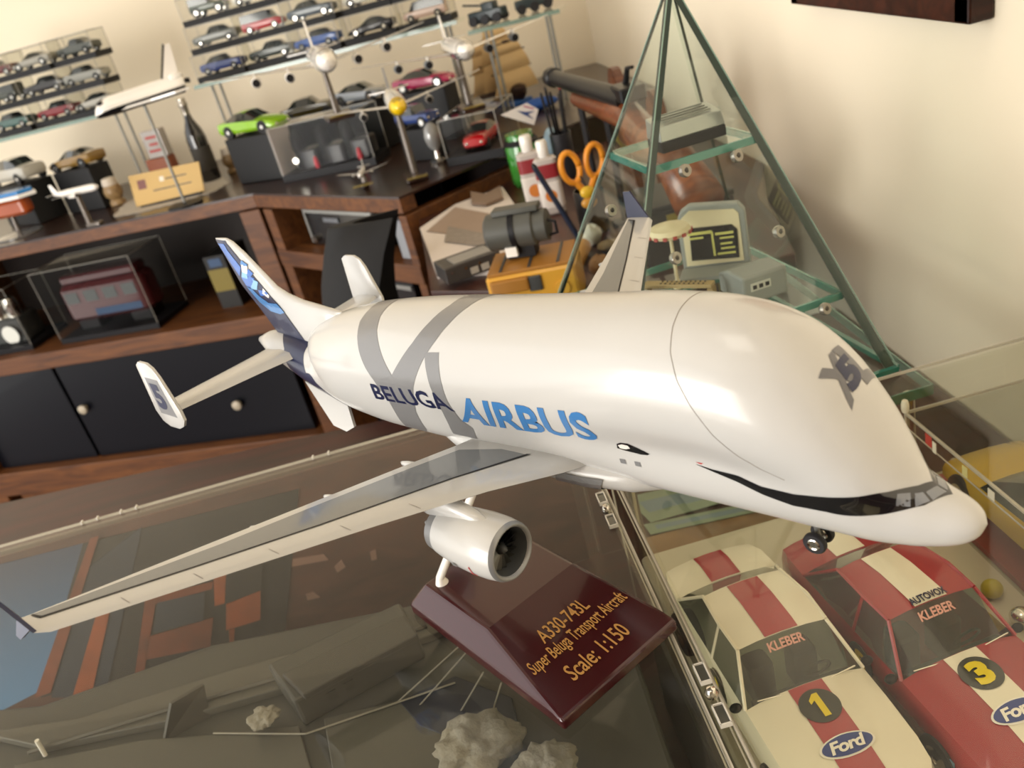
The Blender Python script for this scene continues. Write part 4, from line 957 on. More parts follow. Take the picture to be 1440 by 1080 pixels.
# pebbles and a glass ball on the desk under the left face
def rock(px, z, r, mm, name, label, cat='stone', seed=1, glass=False):
    rn = random.Random(seed); p = at(px[0], px[1], z=z)
    b_ = MB().ell((0, 0, r[2]), r, 12, 8)
    if not glass: b_.v = [tuple(Vector(q) * (1 + rn.uniform(-.09, .09))) for q in b_.v]
    o = b_.build(name, mm, None, smooth='all' if glass else 45); o.location = (p.x, p.y, z + .0003); return tag(o, label, cat)
rock((833, 345), DESK, (.014, .012, .013), mat('white_quartz', 'd6d2c2', .5, 0, 0, .1, 60, .4), 'white_stone', 'white quartz lump on the desk behind the pyramid glass', seed=3)
rock((858, 352), DESK, (.015, .013, .006), mat('ochre_stone', '8a7350', .7, 0, 0, .2, 50, .5), 'ochre_stone', 'flat ochre stone right of the white quartz lump', seed=5)
rock((846, 388), DESK, (.012, .011, .012), mat('tan_stone', 'a1744a', .6, 0, 0, .2, 50, .5), 'tan_stone', 'tan pebble on the desk below the white quartz lump', seed=9)
# ------------------------------------------------------------------ corner furniture
M_FURN = wood('chestnut_wood', '4a2810', '774820', 0.5, 7, (1, 8, 8), 0.0)
M_FURNT = wood('dark_counter_wood', '1e0f09', '351b10', 0.3, 6, (2, 2, 6), 0.25)
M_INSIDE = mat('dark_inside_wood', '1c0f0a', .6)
def atp(u, v, P, n):
    d = Vector(tuple(RC.T @ np.array([(u - 720) / FPX, (v - 540) / FPX, 1.0]))); o = Vector((0, 0, CZ))
    return o + d * ((P - o).dot(n) / d.dot(n))
DD = (CR - CM).normalized(); DN = Vector((-DD.y, DD.x, 0))
def unit(label, o, yaw, L, depth, zt, shelves, posts, name='shelf_unit'):
    """open shelf unit: local x along the front from o, y inwards; z measured from the floor"""
    t_ = thing(name, label, 'shelf unit', (o.x, o.y, 0), yaw)
    x0, x1 = L
    for z0, z1 in shelves: MB().box(((x0 + x1) / 2, depth / 2, (z0 + z1) / 2), (x1 - x0, depth, z1 - z0)).build('shelf', M_FURN, t_, bevel=.002)
    for xa, xb in posts: MB().box(((xa + xb) / 2, depth / 2, zt / 2 - .001), (xb - xa, depth - .004, zt - .002)).build('upright', M_FURN, t_, bevel=.002)
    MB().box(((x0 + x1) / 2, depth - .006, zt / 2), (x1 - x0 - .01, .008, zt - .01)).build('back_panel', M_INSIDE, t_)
    return t_
zs = [atp(u, v, CM, FN).z for u, v in ((0, 365), (0, 507), (0, 530), (0, 668), (0, 700))]
LU = unit('chestnut shelf unit along the back wall with glass boxes inside', CM, FYAW, (-1.0, 0.0), .36, CNT - .03,
          [(zs[2], zs[1]), (zs[4], zs[3]), (.0, .06)], [(-.045, 0.0), (-1.0, -.96)])
dl = (CR - CM).length; zd = [atp(u, v, CM, DN).z for u, v in ((480, 292), (480, 362), (480, 385))]
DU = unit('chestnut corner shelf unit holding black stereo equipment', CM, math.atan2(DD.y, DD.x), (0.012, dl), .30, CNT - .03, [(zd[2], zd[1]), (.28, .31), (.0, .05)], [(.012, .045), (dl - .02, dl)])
cnt = thing('counter_top', 'dark polished counter top carrying the model collection', 'counter')
pA = CM - FD * 1.05; pB = B0 + WD * ((pA.x + .1 - B0.x) / WD.x) - WN * .014; pC = B0 - WN * .014
wx = B0 + WD * ((XW - .004 - B0.x) / WD.x) - WN * .014
poly = [pA, CM, CR, Vector((XW - .004, 1.66, 0)), Vector((XW - .004, wx.y, 0)), pC - FN * 0.0, pB]
MB().prism([(p.x, p.y) for p in poly], CNT - .004, CNT).build('surface', M_FURNT, cnt)
MB().prism([(p.x + q * FN.x, p.y + q * FN.y) for p, q in ((pA, 0), (CM, 0), (CM, .03), (pA, .03))], CNT - .028, CNT - .0035).build('front_band', M_FURN, cnt, bevel=.001)
MB().prism([(p.x + q * DN.x, p.y + q * DN.y) for p, q in ((CM, 0), (CR, 0), (CR, .03), (CM, .03))], CNT - .028, CNT - .0035).build('front_band', M_FURN, cnt, bevel=.001)

# things inside the left unit: local positions measured on its front plane
def infront(u, v, d=0.0):
    p = atp(u, v, CM + FN * d, FN); return p
# blue-black cabinet doors with round knobs
M_DOOR = mat('blue_black_gloss_door', '070a12', .3, 0, .1, .1, 6, spec=.3)
za, zb_ = zs[3] + .0015, zs[2] - .002
for i, (xa, xb) in enumerate(((-.66, -.075), (-.955, -.665))):
    d_ = thing('cabinet_door', ['glossy blue-black cabinet door with round white knobs nearest the corner', 'glossy blue-black cabinet door at the left edge'][i], 'cabinet door', CM + FD * ((xa + xb) / 2) + FN * .035, FYAW)
    d_.location.z = za - .001
    MB().box((0, 0, (zb_ - za) / 2), (xb - xa - .004, .012, zb_ - za)).build('panel', M_DOOR, d_, bevel=.002)
    for u, v in (((120, 573), (336, 567)) if i == 0 else ()):
        p = infront(u, v, .028); q = Matrix.Rotation(-FYAW, 3, 'Z') @ (p - d_.location)
        MB().lathe([(.006, 0), (.006, .006), (.011, .009), (.011, .014), (.006, .017)], (q.x, -.006, q.z), (0, -1, 0), 18).build('knob', mat('pale_knob', 'b7ab95', .4), d_, smooth=40)
drw = thing('drawer_front', 'long chestnut drawer front below the blue-black doors', 'drawer', CM - FD * .50 + FN * .03, FYAW); drw.location.z = .065
MB().box((0, 0, (zs[4] - .07) / 2), (.88, .02, zs[4] - .075)).build('panel', M_FURN, drw, bevel=.003)
for zz in (.33, .66): MB().box((0, -.0105, (zs[4] - .07) * zz), (.88, .002, .006)).build('groove', M_INSIDE, drw)
# clear boxes on the shelf
def clear_box(label, loc, size, yaw, base_m, base_h=.012, name='display_box', group=None, cat='display box', mtr=None):
    t_ = thing(name, label, cat, loc, yaw, group); w, d, h = size
    MB().box((0, 0, base_h / 2), (w, d, base_h)).build('base', base_m, t_)
    x, y, z0 = w / 2 - .001, d / 2 - .001, base_h
    MB().add([(-x, -y, z0), (x, -y, z0), (x, y, z0), (-x, y, z0), (-x, -y, h), (x, -y, h), (x, y, h), (-x, y, h)], [(0, 1, 5, 4), (1, 2, 6, 5), (2, 3, 7, 6), (3, 0, 4, 7), (4, 5, 6, 7)]).build('clear_cover', mtr or M_ACR2, t_)
    ed = MB()
    for sx in (-1, 1):
        ed.box((sx * x, 0, h), (.0012, d, .0012)); ed.box((0, sx * y, h), (w, .0012, .0012))
        for sy in (-1, 1): ed.box((sx * x, sy * y, (h + z0) / 2), (.0010, .0010, h - z0))
    ed.build('cover_edges', mat('clear_edge_line', '9a958a', .3), t_)
    return t_
zsh = zs[1]
p0 = infront(185, 470, .10); b1_ = clear_box('wide clear box with a wine-red model railcar in the left shelf unit', (p0.x, p0.y, zsh + .0003), (.26, .13, .17), FYAW, M_BLACK)
M_WINE = mat('wine_red_paint', '4d1f22', .18, 0, .7, .1)
rc = thing('railcar_model', 'wine-red model railcar inside the wide clear box', 'model train', (p0.x, p0.y, zsh + .0125), FYAW)
MB().rbox((0, 0, .065), (.22, .07, .085), .02, 5).build('body', M_WINE, rc, smooth=30)
MB().rbox((0, 0, .118), (.2, .05, .02), .01, 4).build('roof', M_WINE, rc, smooth=30)
for i in range(4): MB().box((-.075 + i * .05, -.0355, .08), (.034, .0012, .026)).build('window', M_CARGLASS, rc)
MB().box((.03, -.0358, .04), (.12, .001, .016)).build('blue_stripe', mat('dull_blue', '24446a', .4), rc)
for fx in (-.07, .07):
    MB().box((fx, 0, .013), (.05, .05, .024)).build('bogie', M_BLACK, rc)
p0 = infront(40, 500, .10); clear_box('clear box with a grey engine model at the left edge of the shelf unit', (p0.x - .02, p0.y + .005, zsh + .0003), (.22, .13, .15), FYAW, M_BLACK)
eg = thing('engine_model', 'dark engine model with chrome cylinders in the left clear box', 'model engine', (p0.x - .02, p0.y + .005, zsh + .0125), FYAW)
MB().rbox((0, 0, .03), (.16, .07, .06), .01).build('block', M_DGREY, eg, smooth=30)
for i in range(4):
    MB().lathe([(.018, 0), (.016, .02), (.018, .024), (.014, .045), (.006, .05)], (-.055 + i * .037, -.01, .058), n=14).build('cylinder', M_CHROME, eg, smooth=40)
MB().cyl((.05, -.036, .025), (.05, -.046, .025), .022, n=20).build('flywheel', M_CHROME, eg, smooth=40)
# yellow-blue carton at the corner end of the shelf
p0 = infront(334, 400, .14); o = MB().box((0, 0, .06), (.05, .10, .12)).build('carton', mat('black_carton', '16130f', .6)); o.location = (p0.x, p0.y, zsh + .0003); o.rotation_euler = (0, 0, FYAW); tag(o, 'dark carton with yellow band at the corner end of the shelf', 'carton')
MB().box((0, -.0505, .065), (.049, .001, .05)).build('yellow_band', mat('dull_yellow', '7a6a1c', .5), o); MB().box((0, -.0505, .105), (.03, .001, .018)).build('blue_band', mat('dull_blue', '24446a', .4), o)
# stereo equipment in the corner unit
def indiag(u, v, d=0.0): return atp(u, v, CM + DN * d, DN)
DYAW = math.atan2(DD.y, DD.x)
p0 = indiag(485, 358, .03); st = thing('stereo_receiver', 'black stereo receiver with silver trim on the upper corner shelf', 'stereo', (p0.x, p0.y, zd[1] + .0003) , DYAW)
hz = CNT - .03 - zd[1] - .012; st.location = st.location + DN * .09
MB().box((0, 0, hz / 2), (dl * .50, .16, hz)).build('body', mat('stereo_black', '0b0c0f', .2, 0, .4), st, bevel=.002)
MB().box((0, -.081, hz * .93), (dl * .48, .003, .006)).build('trim', M_SILV, st)
MB().box((-dl * .235, -.081, hz * .48), (.006, .003, hz * .8)).build('trim', M_SILV, st)
MB().box((-dl * .05, -.0815, hz * .72), (.05, .002, .008)).build('display', mat('grey_display', '6c6f74', .3), st)
MB().cyl((-dl * .2, -.08, .014), (-dl * .2, -.088, .014), .007, n=14).build('foot_knob', M_CHROME, st, smooth=True)
MB().cyl((dl * .2, -.08, .014), (dl * .2, -.088, .014), .007, n=14).build('foot_knob', M_CHROME, st, smooth=True)
p0 = indiag(560, 350, .05); o = MB().rbox((0, 0, (hz - .006) / 2), (.036, .08, hz - .006), .004).build('speaker_box', mat('silver_grey', '8d9095', .4), None, smooth=30); o.location = CM + DD * (dl - .052) + DN * .06; o.location.z = zd[1] + .0003; o.rotation_euler = (0, 0, DYAW); tag(o, 'small silver-grey speaker at the right end of the corner shelf', 'speaker')
am = thing('amplifier', 'black amplifier with three chrome knobs on the lower corner shelf', 'amplifier', CM + DD * dl * .5 + DN * .12, DYAW); am.location.z = .3103
ah = zd[2] - .31 - .02
MB().box((0, 0, ah / 2), (dl * .6, .16, ah)).build('body', mat('stereo_black', '0b0c0f', .2, 0, .4), am, bevel=.002)
for f in ((0, ah * .97, dl * .58, .008), (0, ah * .62, dl * .58, .006)): MB().box((f[0], -.081, f[1]), (f[2], .003, f[3])).build('trim', M_SILV, am)
for k in (-.6, -.1, .4): MB().cyl((k * dl * .28, -.08, ah * .8), (k * dl * .28, -.096, ah * .8), .017, n=20).build('knob', M_CHROME, am, smooth=40)
# black chair
p0 = at(600, 420, y=1.15); ch = thing('office_chair', 'black office chair with curved backrest before the corner unit', 'chair', (p0.x, p0.y, 0), math.radians(-100))
M_CHA = mat('black_upholstery', '121214', .8, 0, 0, .1, 60, .2)
zc = at(540, 297, y=1.15).z
rings_ = []
for k in range(9):
    s_ = k / 8; z = .62 + (zc - .62) * s_; w = .065 * (1 - .55 * abs(s_ - .45)**1.6 * 2.2) * (1 if s_ < .95 else .6); bow = -.05 * math.sin(PI * s_)
    rings_.append([(x * w, .10 + bow - .06 * (1 - (x)**2) + t_, z) for x, t_ in ([(q, 0) for q in np.linspace(-1, 1, 9)] + [(q, .035) for q in np.linspace(1, -1, 9)])])
MB().loft(rings_, True).build('backrest', M_CHA, ch, smooth=60)
MB().rbox((0, -.08, .47), (.30, .28, .07), .09, 5).build('seat', M_CHA, ch, smooth=40)
MB().tube([(0, .02, .44), (0, .12, .46), (0, .13, .7)], .018, 10).build('back_bar', M_BLACK, ch, smooth=True)
MB().cyl((0, -.1, .08), (0, -.1, .44), .025).build('gas_column', M_DGREY, ch, smooth=True)
for k in range(5):
    a = k * 2 * PI / 5; e = Vector((.19 * math.cos(a), -.1 + .19 * math.sin(a), .05))
    MB().tube([(0, -.1, .10), e + Vector((0, 0, .02))], [.022, .014], 8).build('foot_arm', M_BLACK, ch, smooth=True)
    MB().cyl(e + Vector((-.012, 0, -.024)), e + Vector((.012, 0, -.024)), .025, n=14).build('castor', M_BLACK, ch, smooth=40)
ch.location = (-.222, 1.14, .0012)

# ------------------------------------------------------------------ small boxed cars
def kit(name, st, k, wx, wr, ww, hw, lamp=True):
    """a small car: body, windows, wheels, lamps; stations scaled by k"""
    t_ = bpy.data.objects.new(name, None); COL.objects.link(t_); t_.empty_display_size = .01
    s_ = [(x * k, w * k, a * k, b_ * k, None if c_ is None else c_ * k, r * k) for x, w, a, b_, c_, r in st]
    bm_, gm_ = car_shell(s_, [True] * (len(st) - 1))
    bm_.build('body', M_WHITE, t_, smooth=35); gm_.build('windows', M_CARGLASS, t_, smooth=20)
    for sx in wx:
        for s in (-1, 1):
            MB().lathe([(wr * .5 * k, -ww * k / 2), (wr * k, -ww * k / 2), (wr * k, ww * k / 2), (wr * .5 * k, ww * k / 2)], (sx * k, s * hw * k, wr * k), (0, 1, 0), 12).build('wheel', M_TYRE, t_, smooth=40)
            MB().lathe([(wr * .55 * k, -ww * k * .54), (wr * .3 * k, -ww * k * .54), (wr * .3 * k, ww * k * .54), (wr * .55 * k, ww * k * .54)], (sx * k, s * hw * k, wr * k), (0, 1, 0), 10).build('wheel_rim', M_CHROME, t_, smooth=40)
    xf = st[-1][0] * k; zf = (st[-1][2] + st[-1][3]) / 2 * k
    for s in (-1, 1): MB().ell((xf - .001, s * st[-1][1] * k * .72, zf), (.0022, .0034, .0026), 8, 6).build('headlamp', M_CHROME, t_, smooth='all')
    return t_
VAN = [(-.10, .036, .015, .045, .075, .030), (-.097, .040, .012, .046, .082, .034), (-.05, .041, .012, .046, .083, .035), (.02, .041, .012, .046, .083, .035), (.045, .041, .012, .046, .080, .034), (.068, .041, .012, .045, None, 0), (.090, .040, .012, .041, None, 0), (.100, .036, .016, .034, None, 0)]
JEEP = [(-.085, .036, .022, .05, .076, .033), (-.082, .038, .02, .05, .08, .035), (-.02, .038, .02, .05, .08, .035), (.012, .038, .02, .05, .078, .033), (.026, .038, .02, .05, None, 0), (.075, .037, .02, .048, None, 0), (.085, .035, .022, .045, None, 0)]
PROTO = {'saloon': kit('saloon_car', BIG, .44, (-.068, .072), .0165, .013, .036), 'sports': kit('sports_car', SPORT, .54, (-.054, .054), .0145, .012, .031),
         'van': kit('van', VAN, .46, (-.062, .066), .017, .013, .036), 'jeep': kit('off_roader', JEEP, .5, (-.055, .056), .021, .014, .034)}
PROTO_USED = set()
def small_car(kind, paint, loc, yaw, label, group, scale=1.0):
    first = kind not in PROTO_USED; PROTO_USED.add(kind)
    o = PROTO[kind] if first else copy_tree(PROTO[kind])
    o.location = loc; o.rotation_euler = (0, 0, yaw); o.scale = (scale,) * 3
    tag(o, label, 'model car', group)
    for ch_ in o.children:
        if ch_.name.startswith('body'):
            ch_.material_slots[0].link = 'OBJECT'; ch_.material_slots[0].material = paint
    return o
def paint(hexc): return mat('paint_' + hexc, hexc, .2, 0, .6, .03)
boxp = None
def boxed(kind, hexc, what, loc, yaw, group, size=(.110, .058, .0535)):
    """one small car on its black base under a clear cover"""
    global boxp
    if boxp is None: boxp = clear_box('x', (0, 0, 0), size, 0, mat('black_box_base', '101012', .7, 0, 0), .0115, 'car_case', group, 'display box'); o = boxp
    else: o = copy_tree(boxp)
    o.location = loc; o.rotation_euler = (0, 0, yaw); tag(o, 'clear box around the ' + what, 'display box', 'clear boxes of ' + group)
    small_car(kind, paint(hexc), Vector(loc) + Vector((0, 0, .0118)), yaw + math.radians(RND.uniform(-7, 7)) + (PI if RND.random() < .55 else 0), what, group, {'van': .96, 'jeep': .9}.get(kind, 1.04))
# left stack: three shelves of three boxes, on a glass shelf above the counter
rnd = RND
def stack(o, cols, rows, group, pitch=.1135):
    for r, row in enumerate(rows):
        for i, item in enumerate(row):
            if item is None: continue
            kind, hexc, what = item
            p = o + FD * (pitch * (i + .5) + .004 * r) + Vector((0, 0, .0545 * r)) + FN * (.03 + .012 * math.sin(i * 2.1 + r * .9))
            boxed(kind, hexc, what, (p.x, p.y, o.z + .0545 * r), FYAW + math.radians(rnd.uniform(-3, 3)), group)
S1 = at(168, 153, y=2.02) - FD * .1135 * 3.02
GL = 'the left stack'
stack(S1 + Vector((0, 0, .0003)), 3, [
    [('saloon', '4a6a66', 'teal saloon car in the bottom row of the left stack'), ('saloon', '8c1f28', 'red saloon car in the bottom row of the left stack'), ('sports', 'b9b6ae', 'silver sports car in the bottom row of the left stack')],
    [('jeep', '3c4036', 'olive off-roader in the middle row of the left stack'), ('saloon', '2d2a2c', 'charcoal saloon car in the middle row of the left stack'), ('saloon', '9c9c96', 'silver grey saloon car in the middle row of the left stack')],
    [('saloon', '6b2a26', 'brick-red saloon car in the top row of the left stack'), ('sports', 'aaa79e', 'pale silver sports car in the top row of the left stack'), ('saloon', '4b4e48', 'dark grey-green saloon car in the top row of the left stack')]], GL)
def glass_shelf(label, o, L_, depth, zc_):
    t_ = thing('glass_shelf', label, 'glass shelf', (o.x, o.y, zc_), FYAW)
    MB().box((L_ / 2, depth / 2, -.004), (L_, depth, .007)).build('sheet', M_GLASS, t_)
    MB().box((L_ / 2, -.0006, -.004), (L_, .0012, .0074)).build('front_edge', mat('grey_green_edge', '7d9488', .15, 0, .6), t_)
    h = zc_ - .0085 - CNT
    for x in (.03, L_ - .03):
        for y in (.02, depth - .02): MB().cyl((x, y, -.0078), (x, y, -.0078 - h + .0005),   .003, n=12).build('leg', mat('leg_metal', '8a8a84', .45, .3), t_, smooth=True)
    return t_
glass_shelf('glass shelf on metal legs under the left stack of boxed cars', S1 - FD * .3 - FN * .004, .3 + .1135 * 3.05, .075, S1.z)
S2 = at(279, 119, y=1.96)
GR = 'the middle stack'
stack(S2 + Vector((0, 0, .0003)), 5, [
    [('saloon', '3b4a86', 'blue saloon car in the bottom row of the middle stack'), ('saloon', '252f28', 'dark green saloon car in the bottom row of the middle stack'), ('saloon', '1f4f9c', 'bright blue saloon car in the bottom row of the middle stack'), ('sports', '26262c', 'black sports car in the bottom row of the middle stack'), ('van', 'd6b8a8', 'white and orange van in the bottom row of the middle stack')],
    [('saloon', '6d706a', 'grey saloon car in the second row of the middle stack'), ('van', 'b8242a', 'red and white van in the second row of the middle stack'), ('saloon', '4a5560', 'slate blue saloon car in the second row of the middle stack'), ('sports', 'd8d4c8', 'white sports car in the second row of the middle stack'), ('van', '6a1a22', 'dark red van in the second row of the middle stack')],
    [('jeep', '4c5648', 'olive and white off-roader in the third row of the middle stack'), ('van', 'e0ddd4', 'white van in the third row of the middle stack'), ('van', '7a1c28', 'crimson van in the third row of the middle stack'), ('saloon', '5c1a24', 'maroon saloon car in the third row of the middle stack'), ('saloon', '30333a', 'anthracite saloon car in the third row of the middle stack')],
    [None, None, ('saloon', '7a2028', 'red saloon car in the top row of the middle stack'), ('saloon', '80312c', 'rust-red saloon car in the top row of the middle stack'), ('saloon', '3c4a44', 'dark teal saloon car in the top row of the middle stack')]], GR)
glass_shelf('long glass shelf on metal legs under the middle stack', S2 - FN * .004 - FD * .01, .1135 * 5 + .02, .075, S2.z)
# two larger dark tracked models right of the middle stack
M_TEAL = mat('dark_teal_paint', '28363a', .4, 0, .2, .1)
def buggy(u, v, y, label, yaw):
    p_ = at(u, v, y=y); t_ = thing('army_truck', label, 'model vehicle', p_ + FN * .045, yaw); t_.scale = (.58,) * 3
    MB().rbox((0, 0, .03), (.13, .055, .03), .008).build('hull', M_TEAL, t_, smooth=30)
    MB().rbox((-.012, 0, .055), (.05, .045, .026), .008).build('cab', M_TEAL, t_, smooth=30)
    MB().tube([(.01, 0, .058), (.085, 0, .072)], .0035, 8).build('barrel', M_TEAL, t_, smooth=True)
    for x in (-.045, 0, .045):
        for s in (-1, 1): MB().lathe([(.008, -.006), (.016, -.006), (.016, .006), (.008, .006)], (x, s * .03, .016), (0, 1, 0), 14).build('wheel', M_TYRE, t_, smooth=40)
    MB().ell((.064, -.018, .032), (.004, .006, .006), 10, 7).build('lamp', M_CHROME, t_, smooth='all')
    return p_, t_
p1_, _ = buggy(682, 33, 1.78, 'dark teal army truck model on the shelf left of the sailing ship', FYAW + 2.9)
p2_, _ = buggy(748, 18, 1.78, 'dark teal army truck model nearest the room corner', FYAW + .2)
o_ = at(658, 46, y=1.76); gs = glass_shelf('short glass shelf on metal legs under the dark army trucks', o_, .18, .09, min(p1_.z, p2_.z) - .0008)
for k_ in (bpy.data.objects['army_truck'], bpy.data.objects['army_truck.001']): k_.location.z = gs.location.z - .0002

# ------------------------------------------------------------------ larger cars on added plinths on the counter
def bigger(kind, hexc, u, v, y, yaw, scale, label, plinth=True):
    p_ = at(u, v, y=y); zb0 = CNT + .012
    zz = max(p_.z, zb0)
    if plinth:
        t_ = MB().rbox((0, 0, (zz - CNT) / 2), (.145 * scale / 1.85, .08 * scale / 1.85, zz - CNT - .0006), .003).build('added_black_plinth', mat('black_plinth_paint', '0c0c0e', .6, 0, 0), None, smooth=30)  # support added from the counter up to the height taken from image pixels
        t_.location = (p_.x, p_.y, CNT + .0003); t_.rotation_euler = (0, 0, yaw); tag(t_, 'black plinth added to hold up the ' + label, 'plinth')
    return small_car(kind, paint(hexc), (p_.x, p_.y, zz + .0003), yaw, label, 'larger model cars', scale)
bigger('saloon', 'b4b0a4', 30, 256, 2.10, FYAW + 2.75, 1.75, 'silver rally car on the counter under the left stack')
bigger('sports', '8a6a2e', 112, 235, 2.06, FYAW + 2.95, 1.45, 'gold sports car on the counter under the left stack')
bigger('sports', '8fc31e', 362, 186, 1.83, FYAW - .3, 1.6, 'lime green sports car under the middle glass shelf')
bigger('saloon', '4d4424', 440, 165, 2.0, FYAW + .1, 1.4, 'dark bronze saloon car behind the black diorama box')
bigger('sports', '8d9298', 512, 142, 1.84, FYAW - .35, 1.3, 'silver and black sports car behind the yellow-nosed airliner')
bigger('sports', 'a3204e', 600, 124, 1.74, FYAW - .2, 1.3, 'magenta sports car under the white airliner wing')
bigger('jeep', '2a3f78', 590, 178, 1.58, FYAW - .5, .95, 'blue and yellow off-roader right of the yellow-nosed airliner')
# red car in its own box
p_ = at(690, 226, z=CNT); p_.y = 1.415; rb = clear_box('clear box with black base around the red muscle car', (p_.x, p_.y + .08, CNT + .0003), (.10, .13, .075), -.35, M_BLACK, .014)
small_car('saloon', paint('c01a22'), (p_.x, p_.y + .08, CNT + .0148), -.35 - PI / 2, 'red muscle car model in a clear box on the counter', 'larger model cars', 1.12)

# ------------------------------------------------------------------ airliners on stands
def airliner(label, nose_px, y, L_, span, yaw, nose_m, belly_m, eng_m, n_eng=2, tail=True, base='dark', r=None, group='airliner models on the counter', zb=None):
    """nose-first: local x points forward to the nose; stands on a rod and plate on the counter"""
    pn = at(nose_px[0], nose_px[1], y=y); f_ = Vector((math.cos(yaw), math.sin(yaw), 0)); o_ = pn - f_ * L_ * .5
    zb = CNT if zb is None else zb
    t_ = thing('airliner_model', label, 'model airplane', (o_.x, o_.y, zb + .0003), yaw, group)
    h = pn.z - zb; r = r or L_ * .068
    prof = [(.02, -.5), (.35, -.46), (.62, -.38), (.9, -.25), (1, -.12), (1, .33), (.93, .40), (.72, .455), (.42, .487), (.05, .5)]
    fz = MB()
    rr_ = [[(x * L_, r * k * math.cos(a), h + r * k * math.sin(a) + (r * .35 if x < -.25 else 0) * (-(x + .25)) * 4) for a in np.linspace(0, 2 * PI, 18, endpoint=False)] for k, x in prof]
    fz.loft(rr_, True); fo = fz.build('fuselage', M_WHITE, t_, smooth='all')
    ns = [q for q in rr_[6:]]; MB().loft([[tuple(Vector((p[0], p[1], p[2] - h)) * 1.0 + Vector((0, p[1] * .015, h + (p[2] - h) * .015))) for p in q] for q in ns], True).build('nose_paint', nose_m, fo, smooth='all')
    if belly_m:
        bl = [[(x * L_, r * k * 1.012 * math.cos(a), h + r * k * 1.012 * math.sin(a)) for a in np.linspace(PI + .1, 2 * PI - .1, 9)] for k, x in prof[3:]]
        MB().loft(bl, False, False).build('dark_belly', belly_m, fo, smooth='all')
    ck = MB().loft([[(x * L_, r * k * 1.02 * math.cos(a), h + r * k * 1.02 * math.sin(a)) for a in np.linspace(.9, PI - .9, 8)] for k, x in ((.78, .445), (.6, .468))], False, False); ck.build('cockpit_glass', M_BAND, fo)
    for s in (-1, 1):
        wst = [(0.0, .16, .02), (.35, .04, -.06), (1.0, -.14, -.185)]
        rg = []
        for q, a, b_ in wst:
            z = h - r * .45 + q * span * .045; yv = s * (r * .3 + q * (span / 2 - r * .3)); th = .012 * L_ * (1 - .75 * q)
            rg.append([(a * L_, yv, z), ((a * .6 + b_ * .4) * L_, yv, z + th), (b_ * L_, yv, z), ((a * .6 + b_ * .4) * L_, yv, z - th * .7)])
        w_ = MB().loft(rg, True).build('wing', M_WHITE, t_, smooth=40)
        for e in ([.36] if n_eng == 2 else [.30, .58]):
            ex = (.06 - .26 * (e - .3)) * L_ + .05 * L_; ez = h - r * .45 + e * span * .045 - r * .62; ey = s * e * span / 2
            MB().lathe([(r * .34, 0), (r * .42, -.004 * L_ / .3), (r * .44, -.02 * L_ / .3), (r * .3, -.045 * L_ / .3)], (ex, ey, ez), (1, 0, 0), 16).build('engine', eng_m, w_, smooth=40)
            MB().lathe([(r * .33, .0012), (r * .1, -.001)], (ex, ey, ez), (1, 0, 0), 14).build('engine_intake', M_BLACK, w_)
            MB().box((ex - .02 * L_ / .3, ey, ez + r * .5), (.03 * L_ / .3, r * .12, r * .5)).build('pylon', M_WHITE, w_)
    MB().prism([(-.36, 0), (-.44, .155), (-.50, .155), (-.485, 0)], -.006 * L_, .006 * L_, lambda a, b_, c_: (a * L_, c_, h + r * .7 + b_ * L_)).build('tail_fin', M_WHITE if tail is True else tail, t_, bevel=.0008)
    for s in (-1, 1): MB().prism([(-.41, .02), (-.48, .16), (-.51, .16), (-.49, .02)], -.003 * L_, .003 * L_, lambda a, b_, c_: (a * L_, s * b_ * L_, h + r * .45 + c_)).build('tailplane', M_WHITE, t_)
    MB().tube([(0, 0, .008), (0, 0, h - r * .9)], [.0065, .0045], 12).build('stand_rod', mat('clear_rod', '6a625a', .15, .3), t_, smooth=True)
    MB().rbox((.01, 0, .004), (.09 * L_ / .3, .05 * L_ / .3, .008), .004).build('stand_plate', M_FURNT if base == 'dark' else mat('clear_rod', '6a625a', .15, .3), t_, smooth=30)
    if base == 'dark': MB().box((.03 * L_ / .3 + .024, 0, .0086), (.012, .034, .0012)).build('brass_plate', mat('brass', 'a8954e', .35, .7), t_)
    return t_
toC = -PI / 2
M_REDP = mat('red_engine_paint', 'b02430', .25, 0, .5)
# small white jet on a round foot at the far left
airliner('small white glider-like jet on a grey foot at the left counter edge', (138, 262), 1.80, .11, .10, FYAW, M_WHITE, None, M_WHITE, 2, base='clear')

# space shuttle model
pn = at(133, 160, y=1.72); pt_ = at(262, 118, y=1.80)
ax_ = (pn - pt_); L_ = ax_.length; yw = math.atan2(ax_.y, ax_.x); pit = math.asin(ax_.z / L_)
sh = thing('shuttle_model', 'white space shuttle model with black underside on a thin stand', 'model shuttle', ((pn.x + pt_.x) / 2, (pn.y + pt_.y) / 2, CNT + .0003), yw)
hh = (pn.z + pt_.z) / 2 - CNT; R_ = Matrix.Rotation(-pit, 3, 'Y')
def sp_(x, y_, z): v_ = R_ @ Vector((x, y_ * 1.35, z * 1.55)); return (v_.x, v_.y, v_.z + hh)
k = L_ / .2
rr_ = [[sp_(x * k, w * k * math.cos(a) , (w * .95 * math.sin(a) if math.sin(a) > 0 else w * .55 * math.sin(a)) * k + z * k) for a in np.linspace(0, 2 * PI, 16, endpoint=False)] for x, w, z in ((.1, .002, -.004), (.095, .008, -.003), (.082, .0135, -.001), (.062, .0165, 0), (-.075, .0165, 0), (-.09, .018, .002), (-.094, .016, .002))]
MB().loft(rr_, True).build('fuselage', M_WHITE, sh, smooth=50)
